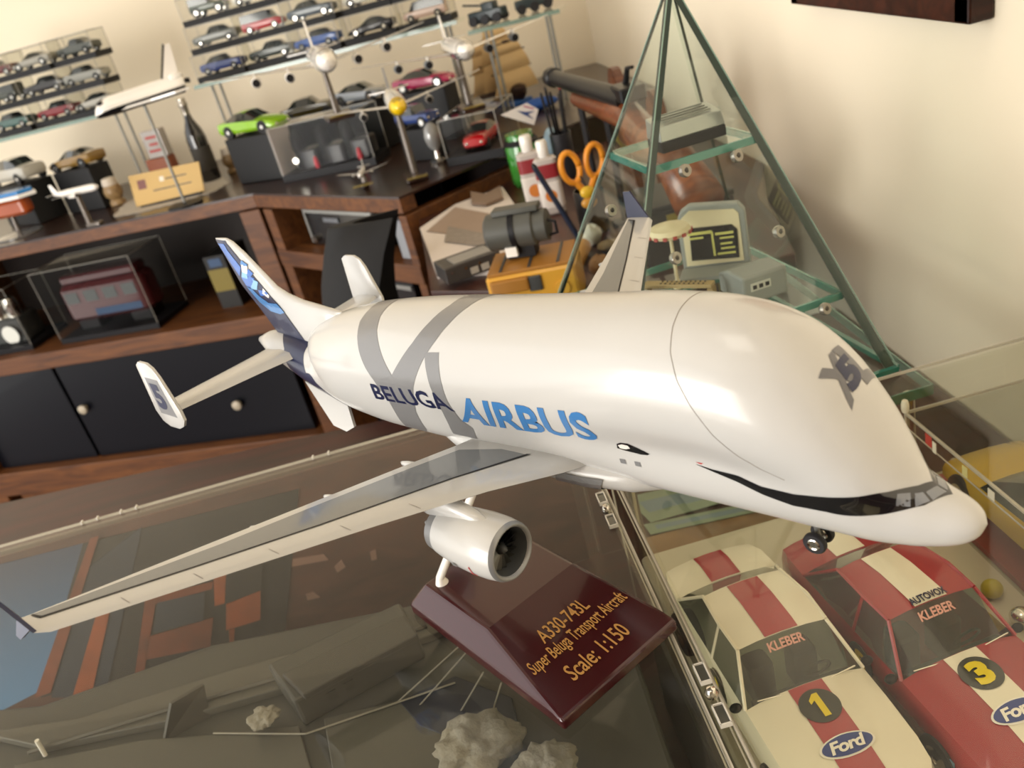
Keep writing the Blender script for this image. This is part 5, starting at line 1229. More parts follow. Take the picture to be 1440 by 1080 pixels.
MB().loft([[sp_(x * k, w * k * 1.02 * math.cos(a), (w * .56 * math.sin(a)) * k + z * k) for a in np.linspace(PI, 2 * PI, 9)] for x, w, z in ((.1, .002, -.004), (.095, .009, -.003), (.082, .014, -.001), (.062, .017, 0), (-.09, .018, 0))], False, False).build('black_underside', M_BLACK, sh, smooth='all')
for s in (-1, 1):
    MB().loft([[sp_(x * k, s * y_ * k, (z + e) * k) for x, y_, z in ((.055, .012, -.006), (-.01, .03, -.006), (-.055, .058, -.005), (-.085, .058, -.005), (-.09, .012, -.006))] for e in (0, .003)], True).build('delta_wing', M_WHITE, sh)
    MB().ell(sp_(-.082 * k, s * .011 * k, .014 * k), (.016 * k, .007 * k, .008 * k)).build('engine_pod', M_WHITE, sh, smooth='all')
    MB().lathe([(.006 * k, 0), (.003 * k, .008 * k)], sp_(-.107 * k, s * .008 * k, .004 * k), (1, 0, 0), 12).build('nozzle', M_BLACK, sh, smooth=True)
MB().loft([[sp_(x * k, y_ * k, z * k) for x, z in ((-.055, .014), (-.088, .055), (-.100, .055), (-.092, .014))] for y_ in (-.0018, .0018)], True).build('tail_fin', M_WHITE, sh)
MB().loft([[sp_(x * k, y_ * k, z * k) for x, z in ((-.053, .014), (-.086, .0565), (-.0885, .055), (-.0565, .014))] for y_ in (-.0022, .0022)], True).build('dark_fin_edge', M_BLACK, sh)
MB().loft([[sp_(x * k, w * k * 1.03 * math.cos(a), w * .97 * math.sin(a) * k) for a in np.linspace(.7, PI - .7, 7)] for x, w in ((.078, .014), (.088, .0115))], False, False).build('cockpit_glass', M_BLACK, sh)
MB().tube([(0, 0, .004), sp_(0, 0, -.006 * k)], .003, 10).build('stand_rod', mat('leg_metal', '8a8a84', .45, .3), sh, smooth=True)
MB().lathe([(.035, 0), (.035, .004), (.01, .007)], n=24).build('stand_foot', M_BLACK, sh, smooth=40)

# ------------------------------------------------------------------ smaller counter things
def on_counter(u, v): return at(u, v, z=CNT)
# blue and orange ferry on a clear foot
p_ = on_counter(25, 330); fr_ = thing('hovercraft_model', 'blue-decked orange hovercraft model on a clear foot at the left edge', 'model boat', (p_.x + .045, p_.y - .022, CNT + .0003), FYAW)
zh = at(30, 272, y=p_.y).z - CNT
MB().prism([(-.12, -.025), (.03, -.028), (.055, 0), (.03, .028), (-.12, .025)], zh - .004, zh + .004, lambda a, b_, c_: (a, b_, c_)).build('white_rim', M_WHITE, fr_, bevel=.002)
MB().prism([(-.115, -.022), (.028, -.024), (.048, 0), (.028, .024), (-.115, .022)], zh + .004, zh + .012, lambda a, b_, c_: (a, b_, c_)).build('blue_deck', mat('bright_blue_paint', '2a78b8', .25, 0, .4), fr_, bevel=.002)
MB().rbox((-.02, 0, zh - .022), (.09, .035, .034), .014, 4).build('orange_hull', mat('orange_paint', 'a34a1c', .25, 0, .4), fr_, smooth=30)
MB().tube([(-.035, 0, .004), (-.03, 0, zh - .03)], [.006, .004], 10).build('foot_rod', mat('clear_rod', '6a625a', .15, .3), fr_, smooth=True)
MB().lathe([(.05, 0), (.05, .003), (.02, .006), (.006, .009)], (-.035, 0, 0), n=26).build('foot', mat('clear_foot', '6c6a68', .1, .2, .5), fr_, smooth=40)
# lace doily
q_ = [on_counter(u, v) for u, v in ((160, 306), (205, 297), (250, 285), (300, 270), (322, 258), (312, 250), (250, 264), (180, 282))]
cx_ = sum(q_, Vector()) / len(q_); pts_ = []
for i in range(len(q_)):
    a, b_ = q_[i], q_[(i + 1) % len(q_)]
    for j in range(6):
        m_ = a.lerp(b_, j / 6); m_ = cx_ + (m_ - cx_) * (1 + (.045 if j % 2 else -.01)); pts_.append((m_.x - cx_.x, m_.y - cx_.y))
o = MB().prism(pts_, 0, .0012).build('lace_doily', mat('lace_white', 'b8b0a4', .9, 0, 0, .2, 150, .6)); o.location = (cx_.x, cx_.y, CNT + .0003); tag(o, 'scalloped white lace doily on the counter edge', 'doily')
# tan plaque on a dark foot
c4 = [(192, 291), (287, 268), (279, 227), (180, 248)]
yb = on_counter(240, 284).y; q = [at(u, v, y=yb - (u - 240) * .0004 + (.012 if v < 260 else 0)) for u, v in c4]; cq = (q[0] + q[1]) / 2
pq = thing('tan_plaque', 'tan plaque card with printed emblem on the lace doily', 'plaque', (cq.x, cq.y, CNT + .0016))
lz = Vector((cq.x, cq.y, CNT + .0016)); nrm = (q[1] - q[0]).cross(q[3] - q[0]).normalized() * .003
MB().loft([[p - lz for p in q], [p - lz - nrm for p in q]], True).build('card', mat('tan_card', 'c9a768', .6, 0, 0, .04), pq)
MB().loft([[(q[0] - lz).lerp(q[1] - lz, t_) + Vector((0, d_, 0)) + Vector((0, 0, -(q[0].z - lz.z) if False else 0)) for t_, d_ in ((.06, .0), (.94, .0), (.94, .03), (.06, .03))],
           [Vector(((q[0] - lz).lerp(q[1] - lz, t_).x, (q[0] - lz).lerp(q[1] - lz, t_).y + d_, 0.0002)) for t_, d_ in ((.06, .0), (.94, .0), (.94, .03), (.06, .03))]], True).build('foot', M_BLACK, pq)
def onq(s_, t_): return bil(q, s_, t_) - lz + nrm * .06
for s0, s1, t0, t1, mm in ((.1, .22, .5, .8, mat('wine_emblem', '7a4a44', .5)), (.42, .48, .62, .78, mat('pale_emblem', 'e3dccb', .5)), (.5, .8, .66, .70, M_DGREY), (.3, .85, .36, .40, M_DGREY)):
    MB().quad(onq(s0, t0), onq(s1, t0), onq(s1, t1), onq(s0, t1)).build('print', mm, pq)
# dark bottle
p_ = on_counter(298, 255); ht = at(262, 138, y=p_.y).z - CNT
o = thing('bottle', 'dark glass bottle with silver foil neck behind the tan plaque', 'bottle', (p_.x, p_.y + .01, CNT + .0016)); R0 = .022
MB().lathe([(R0 * .9, 0), (R0, .006), (R0, ht * .52), (R0 * .85, ht * .62), (R0 * .42, ht * .75), (R0 * .34, ht * .82)], n=24).build('body', mat('black_bottle_glass', '12100f', .06, 0, .8), o, smooth=50)
MB().lathe([(R0 * .36, ht * .81), (R0 * .38, ht * .90), (R0 * .44, ht * .915), (R0 * .44, ht * .94), (R0 * .38, ht * .95), (R0 * .38, ht)], n=18).build('foil_neck', mat('silver_foil', 'b9b2a6', .25, .8), o, smooth=40)
MB().lathe([(R0 * 1.01, ht * .14), (R0 * 1.01, ht * .42)], n=24, cap=False).build('label', mat('dull_label', '3a3630', .7), o, smooth=True)
def jar(u, v, h_, r_, label, dz=.0003):
    p_ = on_counter(u, v); t_ = thing('wooden_jar', label, 'jar', (p_.x, p_.y, CNT + dz))
    MB().lathe([(r_ * .8, 0), (r_ * .85, h_ * .12), (r_ * .6, h_ * .22), (r_ * .95, h_ * .38), (r_, h_ * .55), (r_ * .8, h_ * .72)], n=20).build('body', wood('pale_turned_wood', '7a5f3c', 'a5875a', .5, 8), t_, smooth=50)
    MB().lathe([(r_ * .78, h_ * .72), (r_ * .82, h_ * .78), (r_ * .7, h_ * .97), (r_ * .3, h_)], n=18).build('lid', mat('ivory_lid', 'cfc3b2', .5), t_, smooth=40)
jar(168, 288, .062, .021, 'turned wooden jar with ivory lid left of the tan plaque', .0016)
jar(331, 242, .058, .020, 'turned wooden jar with ivory lid right of the bottle')
# glass block with red printed letters and a small terracotta stand behind the plaque
p_ = at(225, 222, y=2.02); o = MB().rbox((0, 0, (p_.z - CNT) / 2), (.06, .03, p_.z - CNT), .003).build('terracotta_block', mat('terracotta', '8a4a2c', .5), None, smooth=30); o.location = (p_.x, p_.y, CNT + .0018); o.rotation_euler = (0, 0, FYAW); tag(o, 'terracotta block behind the tan plaque', 'block')
b_ = thing('printed_crystal', 'clear crystal block with red printed marks below the shuttle', 'crystal block', (p_.x + .006, p_.y, p_.z + .0022), FYAW)
MB().rbox((0, 0, .03), (.05, .025, .06), .004).build('block', mat('frosted_crystal', 'a39c96', .12, 0, .6, .1), b_, smooth=30)
for zz, ww in ((.045, .03), (.03, .022), (.016, .034)): MB().box((0, -.0128, zz), (ww, .0006, .006)).build('red_print', mat('dull_red', 'a33a34', .4), b_)
# black diorama in a long clear box
q0 = on_counter(400, 258); q1 = on_counter(530, 232); dv = q1 - q0; mid = (q0 + q1) / 2; yw = math.atan2(dv.y, dv.x)
nn = Vector((-dv.y, dv.x, 0)).normalized(); hb_ = at(385, 180, y=q0.y).z - CNT
db = clear_box('long clear box with white end holding a black machine diorama', (mid.x + nn.x * .04, mid.y + nn.y * .04, CNT + .0003), (dv.length, .08, hb_), yw, M_BLACK, .014, 'diorama_box')
MB().box((-dv.length / 2 + .002, 0, hb_ / 2 + .006), (.003, .077, hb_ - .016)).build('white_end', mat('white_card', 'c8c0c0', .6), db)
dm = thing('machine_diorama', 'black machines with small red lamps inside the long clear box', 'diorama', (mid.x + nn.x * .04, mid.y + nn.y * .04, CNT + .0148), yw)
for i, x in enumerate((-.34, -.06, .2)):
    x *= dv.length
    MB().lathe([(.014, 0), (.016, .01), (.010, .022), (.014, .04), (.012, hb_ * .62), (.004, hb_ * .7)], (x, .004, 0), n=14).build('column', M_BLACK, dm, smooth=40)
    MB().rbox((x + .03, 0, .018), (.035, .05, .036), .006).build('machine', mat('machine_grey', '2b2b30', .3), dm, smooth=30)
for x in (-.12, .34): MB().lathe([(.004, 0), (.005, .008), (.003, .02), (.001, .022)], (x * dv.length, -.03, 0), n=12).build('red_lamp', mat('bright_red', 'c8283a', .3), dm, smooth=40)
MB().cyl((-.34 * dv.length, -.02, .02), (-.34 * dv.length, -.026, .02), .006, n=14).build('chrome_dial', M_CHROME, dm, smooth=True)
# airliners standing on the boxes and the counter
airliner('white four-engined airliner model with red inner engines facing the camera', (460, 86), 1.45, .30, .40, toC + .17, M_WHITE, None, M_WHITE, 4, zb=CNT + hb_ + .001)
airliner('white airliner model with black belly beside the sailing ship', (657, 72), 1.37, .24, .34, toC + .10, M_WHITE, mat('black_paint', '16161a', .2, 0, .6), mat('blue_grey_engine', '6a7078', .3), 4, zb=CNT + .076)
airliner('yellow-nosed white airliner model on a clear rod with brass plate', (561, 152), 1.33, .22, .30, toC + .08, mat('yellow_nose', 'f0c80a', .25, 0, .5), None, mat('grey_engine', 'a9a7a2', .3), 2, tail=mat('grey_tail', '8a8a8c', .3))
airliner('tiny white jet model at the counter edge above the stereo', (506, 248), 1.44, .075, .088, toC - .05, M_WHITE, M_BLACK, M_WHITE, 2)
# glass dome ornament and silver post behind
p_ = on_counter(618, 228); o = thing('glass_bell', 'small glass bell ornament left of the red muscle car', 'ornament', (p_.x, p_.y, CNT + .0003))
MB().lathe([(.016, 0), (.017, .004), (.006, .008), (.004, .02)], n=18).build('foot', M_CHROME, o, smooth=40)
MB().lathe([(.004, .02), (.012, .03), (.015, .045), (.012, .06), (.004, .068)], n=18).build('bell', mat('grey_glass', '9a9a98', .08, .2, .6), o, smooth=True)
# sailing ship
p_ = on_counter(700, 168); p_.y += .13; p_.x += .018; gl = thing('sailing_ship_model', 'wooden sailing ship model with tan sails in the room corner', 'model ship', (p_.x + .02, p_.y + .03, CNT + .0003), -PI / 2 + .45)
zt_ = at(705, 30, y=p_.y + .03).z - CNT
hs = [[(x, w * math.cos(a), .035 + d_ * math.sin(a) * (1 if math.sin(a) < 0 else .35)) for a in np.linspace(0, 2 * PI, 14, endpoint=False)] for x, w, d_ in ((-.09, .012, .02), (-.08, .022, .028), (-.04, .028, .03), (.03, .026, .03), (.07, .014, .024), (.088, .003, .012))]
MB().loft(hs, True).build('hull', mat('dark_ship_wood', '3a2416', .5), gl, smooth=40)
MB().box((0, 0, .006), (.14, .05, .012)).build('blue_sea_base', mat('sea_blue', '2a5aa0', .4), gl, bevel=.003)
for i, (mx, hh_) in enumerate(((-.045, .82), (.005, 1.0), (.05, .8))):
    ht_ = zt_ * hh_; MB().tube([(mx, 0, .03), (mx, 0, ht_)], [.003, .0015], 8).build('mast', mat('dark_ship_wood', '3a2416', .5), gl)
    for j, (za_, zb2, w) in enumerate(((.22, .54, .050), (.545, .80, .042), (.805, .95, .03))):
        rows_ = []
        for s_ in np.linspace(0, 1, 6):
            z = ht_ * (za_ + (zb2 - za_) * s_); ww = w * (1.12 - .3 * s_)
            rows_.append([(mx + .007 * math.sin(PI * s_) * (1 - (q_ / 1.0)**2 * .5) + .004, q_ * ww, z) for q_ in np.linspace(-1, 1, 7)])
        V = [p for r_ in rows_ for p in r_]; F = [(a * 7 + c_, a * 7 + c_ + 1, (a + 1) * 7 + c_ + 1, (a + 1) * 7 + c_) for a in range(5) for c_ in range(6)]
        MB().add(V + [(x - .001, y_, z) for x, y_, z in V], F + [tuple(42 + i_ for i_ in f[::-1]) for f in F]).build('sail', mat('tan_sailcloth', 'd8b988', .8, 0, 0, .06, 30), gl, smooth='all')
        MB().tube([(mx, -w, ht_ * zb2 + .001), (mx, w, ht_ * zb2 + .001)], .0016, 6).build('yard', mat('dark_ship_wood', '3a2416', .5), gl)
    MB().lathe([(.006, ht_ * .955), (.008, ht_ * .97), (.008, ht_ * .99)], (mx, 0, 0), n=12).build('top', mat('dark_ship_wood', '3a2416', .5), gl)

# ------------------------------------------------------------------ desk clutter
def on_desk(u, v): return at(u, v, z=DESK)
def sheet(name, poly, dz, mm, label, cat, th=.0005):
    return flat(name, poly, DESK + dz, mm, label, cat, th)
sheet('notebook', [(592, 326), (642, 292), (708, 268), (742, 318), (728, 384), (616, 392)], .0003, mat('off_white_paper', 'd6ccc4', .8, 0, 0, .08, 15), 'large off-white drawing pad on the desk', 'drawing pad', .006)
sheet('envelope', [(600, 326), (640, 292), (715, 306), (712, 338)], .0068, mat('tan_paper', '9c8878', .8, 0, 0, .06), 'tan envelope lying across the drawing pad', 'envelope', .001)
o = sheet('brown_paper', [(662, 272), (684, 276), (704, 264), (708, 280), (684, 290), (664, 288)], .0082, mat('brown_paper_m', '85705f', .8, 0, 0, .06), 'crumpled brown paper at the back of the drawing pad', 'paper', .004)
M_INK = mat('green_ink', '5b6a52', .8)
dwg = flat('sketch', [(630, 318), (690, 330), (688, 348), (625, 340)], DESK + .0078, mat('sketch_grey', '8c8278', .8, 0, 0, .35, 120), 'grey pencil sketch on the drawing pad', 'sketch', .0003)
p_ = on_desk(662, 385); hd = thing('disk_drive', 'grey metal disk drive box tilted on the drawing pad', 'disk drive', (p_.x, p_.y - .01, DESK + .0068), .28)
MB().box((0, 0, .010), (.072, .045, .020)).build('case', mat('dark_drive_grey', '53504e', .3, .4), hd, bevel=.0012)
MB().box((.004, -.0015, .0203), (.05, .03, .0006)).build('label_plate', mat('drive_label', '8f8c86', .5), hd)
for i in range(4): MB().cyl((-.028 + i * .018, -.0226, .013), (-.028 + i * .018, -.0235, .013), .0018, n=8).build('screw', M_CHROME, hd)
for i in range(2): MB().box((.0 + i * .014, -.0227, .007), (.010, .0008, .008)).build('pale_port', mat('pale_port', 'b4aea2', .4), hd)
p_ = on_desk(650, 410); 
# plain box and drum standing in for a yellow toy robot
p_ = at(758, 440, z=DESK); 
yb_ = thing('robot_stand_in', 'plain yellow box standing in for a toy robot behind the fuselage', 'toolbox', (p_.x + .008, p_.y + .03, DESK + .0003), math.radians(-14))
M_TY = mat('yellow_box_plastic', 'd09a34', .4, 0, .2, .06); M_TO = mat('ochre_plastic', '9c6a26', .5)
zt2 = at(745, 372, y=p_.y + .02).z - DESK
MB().rbox((0, 0, zt2 * .5), (.094, .07, zt2), .006).build('body', M_TY, yb_, smooth=30)
MB().box((0, 0, zt2 + .002), (.088, .066, .004)).build('lid', M_TO, yb_, bevel=.001)
MB().rbox((-.022, -.037, zt2 - .010), (.04, .008, .014), .003).build('latch_bar', M_TO, yb_, smooth=30)
MB().rbox((.004, -.036, zt2 - .012), (.014, .004, .016), .002).build('dark_clip', M_DGREY, yb_, smooth=30)
MB().cyl((.03, -.0345, zt2 - .022), (.03, -.037, zt2 - .022), .008, n=18).build('round_boss', M_TY, yb_, smooth=40)
for x in (-.03, .0, .03): MB().box((x, 0, zt2 + .0043), (.003, .062, .0008)).build('lid_rib', M_DGREY, yb_)
MB().box((-.0375, -.0352, zt2 * .42), (.005, .0012, zt2 * .6)).build('brown_strip', mat('brown_strip', '8a6a50', .5), yb_)
p_ = at(735, 348, y=p_.y + .05)
cn = thing('drum_stand_in', 'dark grey strapped canister lying on the yellow toolbox', 'canister', (yb_.location.x - .006, yb_.location.y + .012, DESK + zt2 + .0336), 0, rot=(0, math.radians(0), math.radians(-20)))
MB().lathe([(.016, -.034), (.0195, -.031), (.0195, .018), (.017, .020), (.0165, .032), (.012, .034)], (0, 0, 0), (1, 0, 0), 22).build('drum', mat('slate_plastic', '4d4d48', .5), cn, smooth=40)
MB().lathe([(.0199, -.006), (.0206, -.006), (.0206, .000), (.0199, .000)], (0, 0, 0), (1, 0, 0), 22).build('strap', M_BLACK, cn, smooth=40)
MB().rbox((.002, 0, .021), (.05, .018, .006), .002).build('ridge', mat('slate_plastic', '4d4d48', .5), cn, smooth=30)
MB().box((.0, 0, -.0222), (.03, .02, .0118)).build('cradle', M_BLACK, cn)
MB().tube([(.034, -.006, .006), (.042, -.008, .004), (.042, -.008, -.008), (.033, -.006, -.010)], .0018, 6).build('handle', M_BLACK, cn, smooth=True)
MB().box((-.008, -.015, -.0185), (.012, .006, .010)).build('white_tab', M_WHITE, cn)
# orange tube next to the stand-in box
p_ = at(806, 360, z=DESK + .02); o = MB().lathe([(.006, 0), (.010, .004), (.010, .055), (.006, .06)], (0, 0, .0105), (.35, .93, 0), 16).build('orange_tube', mat('orange_tube_m', 'bf8330', .4), None, smooth=40); o.location = (p_.x, p_.y, DESK + .0003); tag(o, 'short orange tube right of the yellow stand-in box', 'tube')
# green glass jar, sanitiser bottles
p_ = on_desk(742, 252); gj = thing('green_jar', 'bright green glass jar left of the sanitiser bottles', 'jar', (p_.x, p_.y - .03, DESK + .0003)); hj = at(735, 180, y=p_.y).z - DESK
MB().lathe([(.024, 0), (.027, .006), (.027, hj * .75), (.022, hj * .88), (.022, hj)], n=24).build('glass', mat('green_glass', '3c8a34', .08, 0, .7, .25, 60), gj, smooth=50)
MB().lathe([(.0275, hj * .80), (.0285, hj * .82), (.0245, hj * .9)], n=24, cap=False).build('dark_band', M_BLACK, gj, smooth=True)
cdp = [at(u, v, y=p_.y - .005) for u, v in ((705, 166), (752, 180), (758, 158), (742, 149))]
cd = thing('printed_card', 'white card with a blue swallow print leaning above the green jar', 'card', (cdp[1].x, cdp[1].y, DESK + hj + .0006))
off = cdp[1] - Vector((0, 0, 0)); lz = cd.location
q = [p - lz for p in cdp]; dzz = min(p.z for p in q); q = [p - Vector((0, 0, dzz)) for p in q]
MB().loft([q, [p + Vector((0, .002, 0)) for p in q]], True).build('card', mat('white_card2', 'cfc6c0', .6), cd)
cq = sum(q, Vector()) / 4
def cpt(a, b_): return cq + (q[1] - q[0]) * a + (q[2] - q[1]) * b_ + Vector((0, -.0008, 0))
MB().add([cpt(-.25, .0), cpt(0, .08), cpt(.25, .3), cpt(.08, -.02), cpt(.3, -.2), cpt(.0, -.12)], [(0, 1, 5), (1, 2, 3), (1, 3, 5), (3, 4, 5)]).build('blue_bird_print', mat('ink_blue', '2c3f70', .5), cd)
MB().quad(cpt(-.1, .35), cpt(.2, .38), cpt(.2, .46), cpt(-.1, .43)).build('pink_print', mat('pink_print', 'a8486a', .5), cd)
def sani(u, v, w, label, red):
    p_ = on_desk(u, v); t_ = thing('sanitiser_bottle', label, 'bottle', (p_.x, p_.y, DESK + .0003), -.2); h_ = at(u - 12, v - 105, y=p_.y).z - DESK
    MB().rbox((0, 0, h_ * .39), (w, w * .6, h_ * .78), w * .22, 4).build('body', mat('clear_gel', 'b9b0aa', .1, 0, .6), t_, smooth=40)
    MB().rbox((0, -.0006, h_ * .6), (w * 1.01, w * .6, h_ * .24), w * .22, 4).build('red_band', mat('red_label', red, .4), t_, smooth=40)
    MB().rbox((0, -.0007, h_ * .28), (w * 1.012, w * .6, h_ * .4), w * .22, 4).build('white_label', mat('white_label', 'd8d0c8', .5), t_, smooth=40)
    MB().lathe([(w * .1, 0), (w * .26, .0008)], (0, -w * .312, h_ * .27), (0, -1, 0), 16).build('orange_print', mat('orange_print2', 'd07a2c', .5), t_)
    MB().lathe([(w * .2, h_ * .78), (w * .24, h_ * .8), (w * .25, h_ * .97), (w * .2, h_)], n=16).build('cap', M_WHITE, t_, smooth=40)
sani(760, 292, .036, 'sanitiser bottle with dark red label next to the green jar', '8a2028'); sani(782, 300, .032, 'clear sanitiser bottle with white cap left of the scissors', '9c3a3a')
# blue sponge bag behind
p_ = on_desk(782, 226); o = MB().ell((0, 0, .03), (.016, .012, .03), 14, 10).build('blue_pouch', mat('blue_white_cloth', '9db7c8', .7, 0, 0, .5, 70), None, smooth='all'); o.location = (p_.x, p_.y - .01, DESK + .0003); tag(o, 'blue and white pouch behind the black pens', 'pouch')
o = MB().ell((0, 0, .012), (.04, .024, .012), 14, 10).build('blue_cloth', mat('deep_blue_cloth', '24509c', .8, 0, 0, .2, 60), None, smooth='all'); pp = on_counter(722, 150); o.location = (pp.x + .04, pp.y - .13, CNT + .0003); tag(o, 'folded deep blue cloth in front of the sailing ship', 'cloth')
# pens
def cup(u, v, r_, h_, mm, label): 
    p_ = on_desk(u, v); t_ = thing('pen_cup', label, 'cup', (p_.x, p_.y, DESK + .0003))
    MB().lathe([(r_ * .92, 0), (r_, .003), (r_, h_), (r_ * .9, h_), (r_ * .86, .004)], n=22).build('wall', mm, t_, smooth=40)
    return t_, p_
c1_, p_ = cup(800, 248, .017, .07, mat('smoke_cup', '2a2a2e', .3), 'dark round cup full of black pens')
lab = ['black pen leaning left in the dark cup', 'tallest black pen in the dark cup', 'black pen with red end in the dark cup', 'black pen leaning back in the dark cup', 'black pen at the right rim of the dark cup']
for i, (dx, dy, hh_) in enumerate(((-.014, -.004, .125), (-.006, .006, .13), (.012, .0, .128), (.0, .012, .12), (.008, -.008, .118))):
    t_ = thing('pen', lab[i], 'pen', (p_.x + dx * .55, p_.y + dy * .55, DESK + .0052), 0, 'black pens in the cup')
    MB().tube([(0, 0, 0), (dx * .62, dy * .62, hh_)], .0023, 8).build('barrel', M_BLACK, t_, smooth=True)
    MB().tube([(dx * .62, dy * .62, hh_), (dx * .64, dy * .64, hh_ + .006)], [.0023, .0016], 8).build('end_cap', mat('red_cap', 'b02a24', .5) if i == 2 else M_BLACK, t_, smooth=True)
c2_, p_ = cup(838, 325, .019, .055, mat('black_cup', '121214', .35), 'black cup holding the orange-handled scissors')
sc_ = thing('scissors', 'scissors with orange looped handles standing in the black cup', 'scissors', (p_.x, p_.y, DESK + .0052), .25)
zsx = at(830, 228, y=p_.y).z - DESK - .005
for s in (-1, 1):
    cx2 = s * .0165; loop = [(cx2 + .0115 * math.cos(a) + s * .002 * math.sin(a), 0, zsx + .019 * math.sin(a)) for a in np.linspace(0, 2 * PI, 22)]
    MB().tube(loop, .0038, 10).build('handle', mat('orange_handle', 'e8962a', .35), sc_, smooth='all')
    MB().tube([(cx2 * .8, 0, zsx - .018), (s * .003, .001 * s, zsx - .036)], [.0045, .004], 8).build('shank', mat('orange_handle', 'e8962a', .35), sc_, smooth=True)
    MB().loft([[(s * .004, .001 * s, zsx - .034), (-s * .002, .001 * s, zsx - .034), (-s * .002, .002 * s + .001, zsx - .034), (s * .004, .002 * s + .001, zsx - .034)], [(-s * .006, .001 * s, .003), (-s * .007, .001 * s, .003), (-s * .007, .002 * s + .001, .003), (-s * .006, .002 * s + .001, .003)]], True).build('blade', M_CHROME, sc_)
t_ = thing('pen', 'dark blue pen slanting out in front of the sanitiser bottles', 'pen', (p_.x - .026, p_.y - .024, DESK + .0042)); a_ = at(752, 236, y=p_.y - .02)
MB().tube([(0, 0, 0), tuple((a_ - t_.location))], .0034, 8).build('barrel', mat('dark_blue_pen', '1b2438', .3), t_, smooth=True)
MB().cyl(tuple(a_ - t_.location), tuple((a_ - t_.location) * 1.05), .0036, .002, 8).build('end_cap', M_BLACK, t_, smooth=True)
kc = at(826, 270, y=p_.y - .034); o = thing('yellow_charm', 'small yellow charm hanging at the front of the black cup', 'charm', kc)
MB().ell((0, 0, 0), (.009, .005, .0075), 14, 9).build('round_head', mat('charm_yellow', 'd8b02c', .4), o, smooth='all'); MB().ell((0, .0, -.013), (.010, .005, .007), 14, 9).build('round_body', mat('charm_ochre', 'c08a30', .4), o, smooth='all')
MB().tube([(0, 0, .006), (-.004, .004, .02)], .001, 6).build('cord', M_BLACK, o)

# flintlock pistol replica on a black stand by the wall
g0 = at(775, 108, y=1.20); g1 = at(880, 140, y=.98); g2 = at(985, 285, y=.80)
gd = (g1 - g0).normalized(); gun = thing('flintlock_pistol', 'antique flintlock pistol replica with wooden stock on a black stand by the wall', 'pistol', (g1.x, g1.y, DESK + .0003)); lz = gun.location
G = lambda p: p - lz
MB().tube([G(g0), G(g0 + gd * .012), G(g0 + gd * .014), G(g1)], [.013, .013, .0105, .0125], 12).build('barrel', mat('gun_black', '1a1a1c', .35, .4), gun, smooth=40)
sd = Vector((0, 0, -.018))
MB().tube([G(g0.lerp(g1, .35) + sd), G(g1 + sd), G(g1.lerp(g2, .3) + sd * 1.6 + Vector((0, 0, .012))), G(g1.lerp(g2, .62) + Vector((0, 0, .012))), G(g2)], [.010, .017, .022, .020, .026], 12).build('stock', wood('walnut_stock', '5a2a14', '8a4a26', .3, 9), gun, smooth='all')
gm_ = g1 + Vector((0.004, -.002, .008))
MB().rbox(G(gm_), (.03, .05, .016), .004).build('lock_plate', mat('gun_black', '1a1a1c', .35, .4), gun, smooth=30)
MB().tube([G(gm_ + Vector((0, .012, .004))), G(gm_ + Vector((.004, .004, .024))), G(gm_ + Vector((.006, -.012, .026)))], [.004, .003, .002], 8).build('hammer', mat('gun_black', '1a1a1c', .35, .4), gun, smooth=True)
MB().tube([G(g1 + Vector((0, 0, -.034)) + Vector((.02 * math.cos(a), -.012 + .0 * a, .018 * math.sin(a)))) for a in np.linspace(PI * .95, PI * 2.05, 9)], .0022, 8).build('trigger_guard', mat('brass', 'a8954e', .35, .7), gun, smooth=True)
for k_ in (.38, .72):
    b0 = g0.lerp(g1, k_); MB().tube([G(b0 + Vector((0, 0, -.012))), (G(b0).x, G(b0).y + .0, .001)], .0045, 8).build('stand_leg', M_BLACK, gun, smooth=True)
for k_ in (.38, .72):
    b0 = G(g0.lerp(g1, k_)); MB().rbox((b0.x, b0.y, .003), (.034, .02, .006), .003).build('stand_foot', M_BLACK, gun, smooth=30)
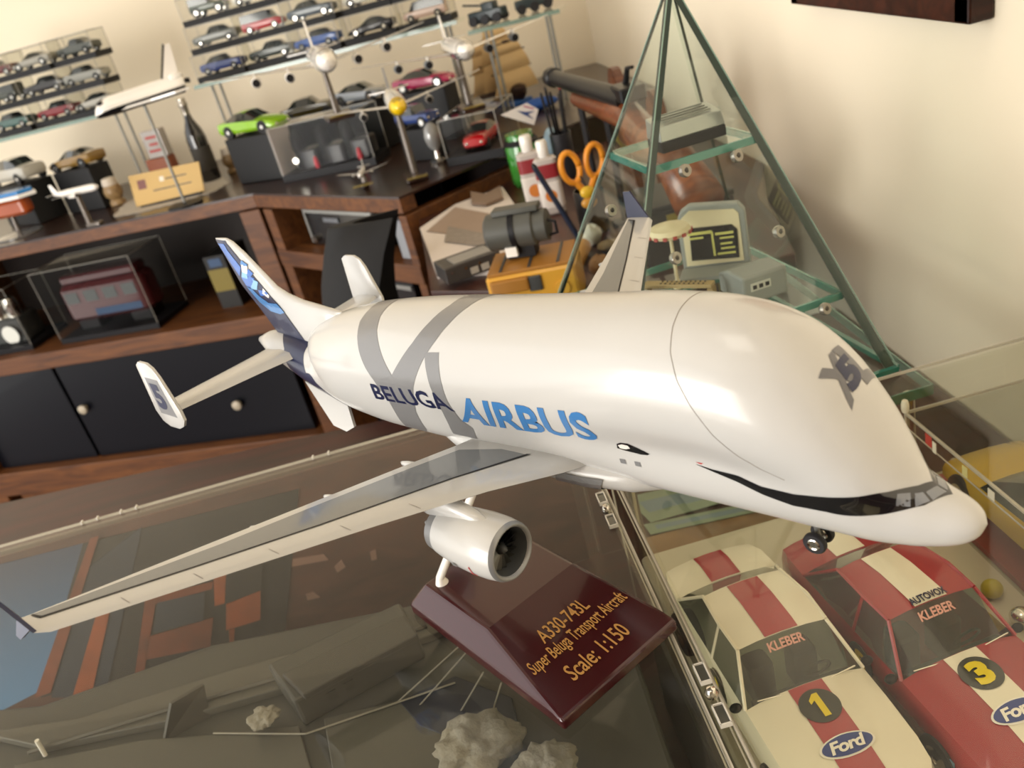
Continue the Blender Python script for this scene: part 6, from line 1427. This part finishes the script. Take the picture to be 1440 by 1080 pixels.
# curved wooden plaque leaning behind, dark case under the pistol
for u, v, y_, rr2, lab_ in ((868, 120, 1.22, .036, 'half-round brown wooden plaque behind the pistol lock'), (922, 150, 1.12, .032, 'half-round brown wooden plaque seen through the pyramid')):
    p_ = at(u, v, y=y_); o = thing('wooden_plaque', lab_, 'plaque', (min(p_.x, XW - .02), p_.y, DESK + .0003)); hz_ = p_.z - DESK
    MB().prism([(rr2 * math.cos(a), hz_ - rr2 * .5 + rr2 * 1.2 * math.sin(a)) for a in np.linspace(0, PI, 14)] + [(-rr2, 0), (rr2, 0)], -.006, .006, lambda a, b_, c_: (c_, a, b_)).build('board', wood('plaque_wood', '4a2414', '74401f', .4, 8), o, bevel=.001)
    MB().prism([(rr2 * .7 * math.cos(a), hz_ - rr2 * .5 + rr2 * .85 * math.sin(a)) for a in np.linspace(0, PI, 14)] + [(-rr2 * .7, .02), (rr2 * .7, .02)], -.0072, -.006, lambda a, b_, c_: (c_, a, b_)).build('inlay', wood('inlay_wood', '5c2f1a', '85502c', .4, 8), o)
p_ = at(870, 262, y=.9); o = thing('dark_case', 'dark hinged case on the desk behind the pyramid glass', 'case', (.226, .90, DESK + .0003), -.05); o.scale = (.58, .75, 1.0)
MB().box((0, 0, .03), (.17, .12, .06)).build('body', mat('dark_leather', '1e1c1e', .5, 0, 0, .15, 40), o, bevel=.003); MB().box((0, 0, .063), (.172, .122, .006)).build('lid', mat('dark_leather2', '2c2a2c', .45, 0, 0, .15, 40), o, bevel=.002)
MB().box((-.03, -.0606, .05), (.02, .002, .012)).build('clasp', mat('brass', 'a8954e', .35, .7), o)

# ------------------------------------------------------------------ picture frame on the right wall
fa = at(1125, 3, x=XW - .012); fb_ = at(1383, 32, x=XW - .012); zf = (fa.z + fb_.z) / 2
pf_ = thing('picture_frame', 'dark wooden picture frame with orange-brown picture on the cream wall', 'picture frame', (XW - .011, (fa.y + fb_.y) / 2, zf + .15))
hw = abs(fa.y - fb_.y) / 2; til = math.atan2(fa.z - fb_.z, fa.y - fb_.y); pf_.rotation_euler = (til, 0, 0)
M_FRM = wood('dark_frame_wood', '2c1510', '4c261a', .3, 9); M_FRI = wood('inner_frame_wood', '5a2f18', '82512c', .35, 9)
for s in (-1, 1):
    MB().box((0, s * (hw - .010), 0), (.020, .020, .30)).build('side_rail', M_FRM, pf_, bevel=.002); MB().box((0, 0, s * .140), (.020, hw * 2, .020)).build('rail', M_FRM, pf_, bevel=.002)
    MB().box((-.002, s * (hw - .0225), 0), (.016, .005, .256)).build('inner_slip', M_FRI, pf_); MB().box((-.002, 0, s * .1275), (.016, hw * 2 - .045, .005)).build('inner_slip', M_FRI, pf_)
MB().box((.004, 0, 0), (.006, hw * 2 - .04, .26)).build('picture', wood('orange_brown_picture', '7a3a1a', 'a35a2a', .4, 4, (1, 3, 3), .3), pf_)
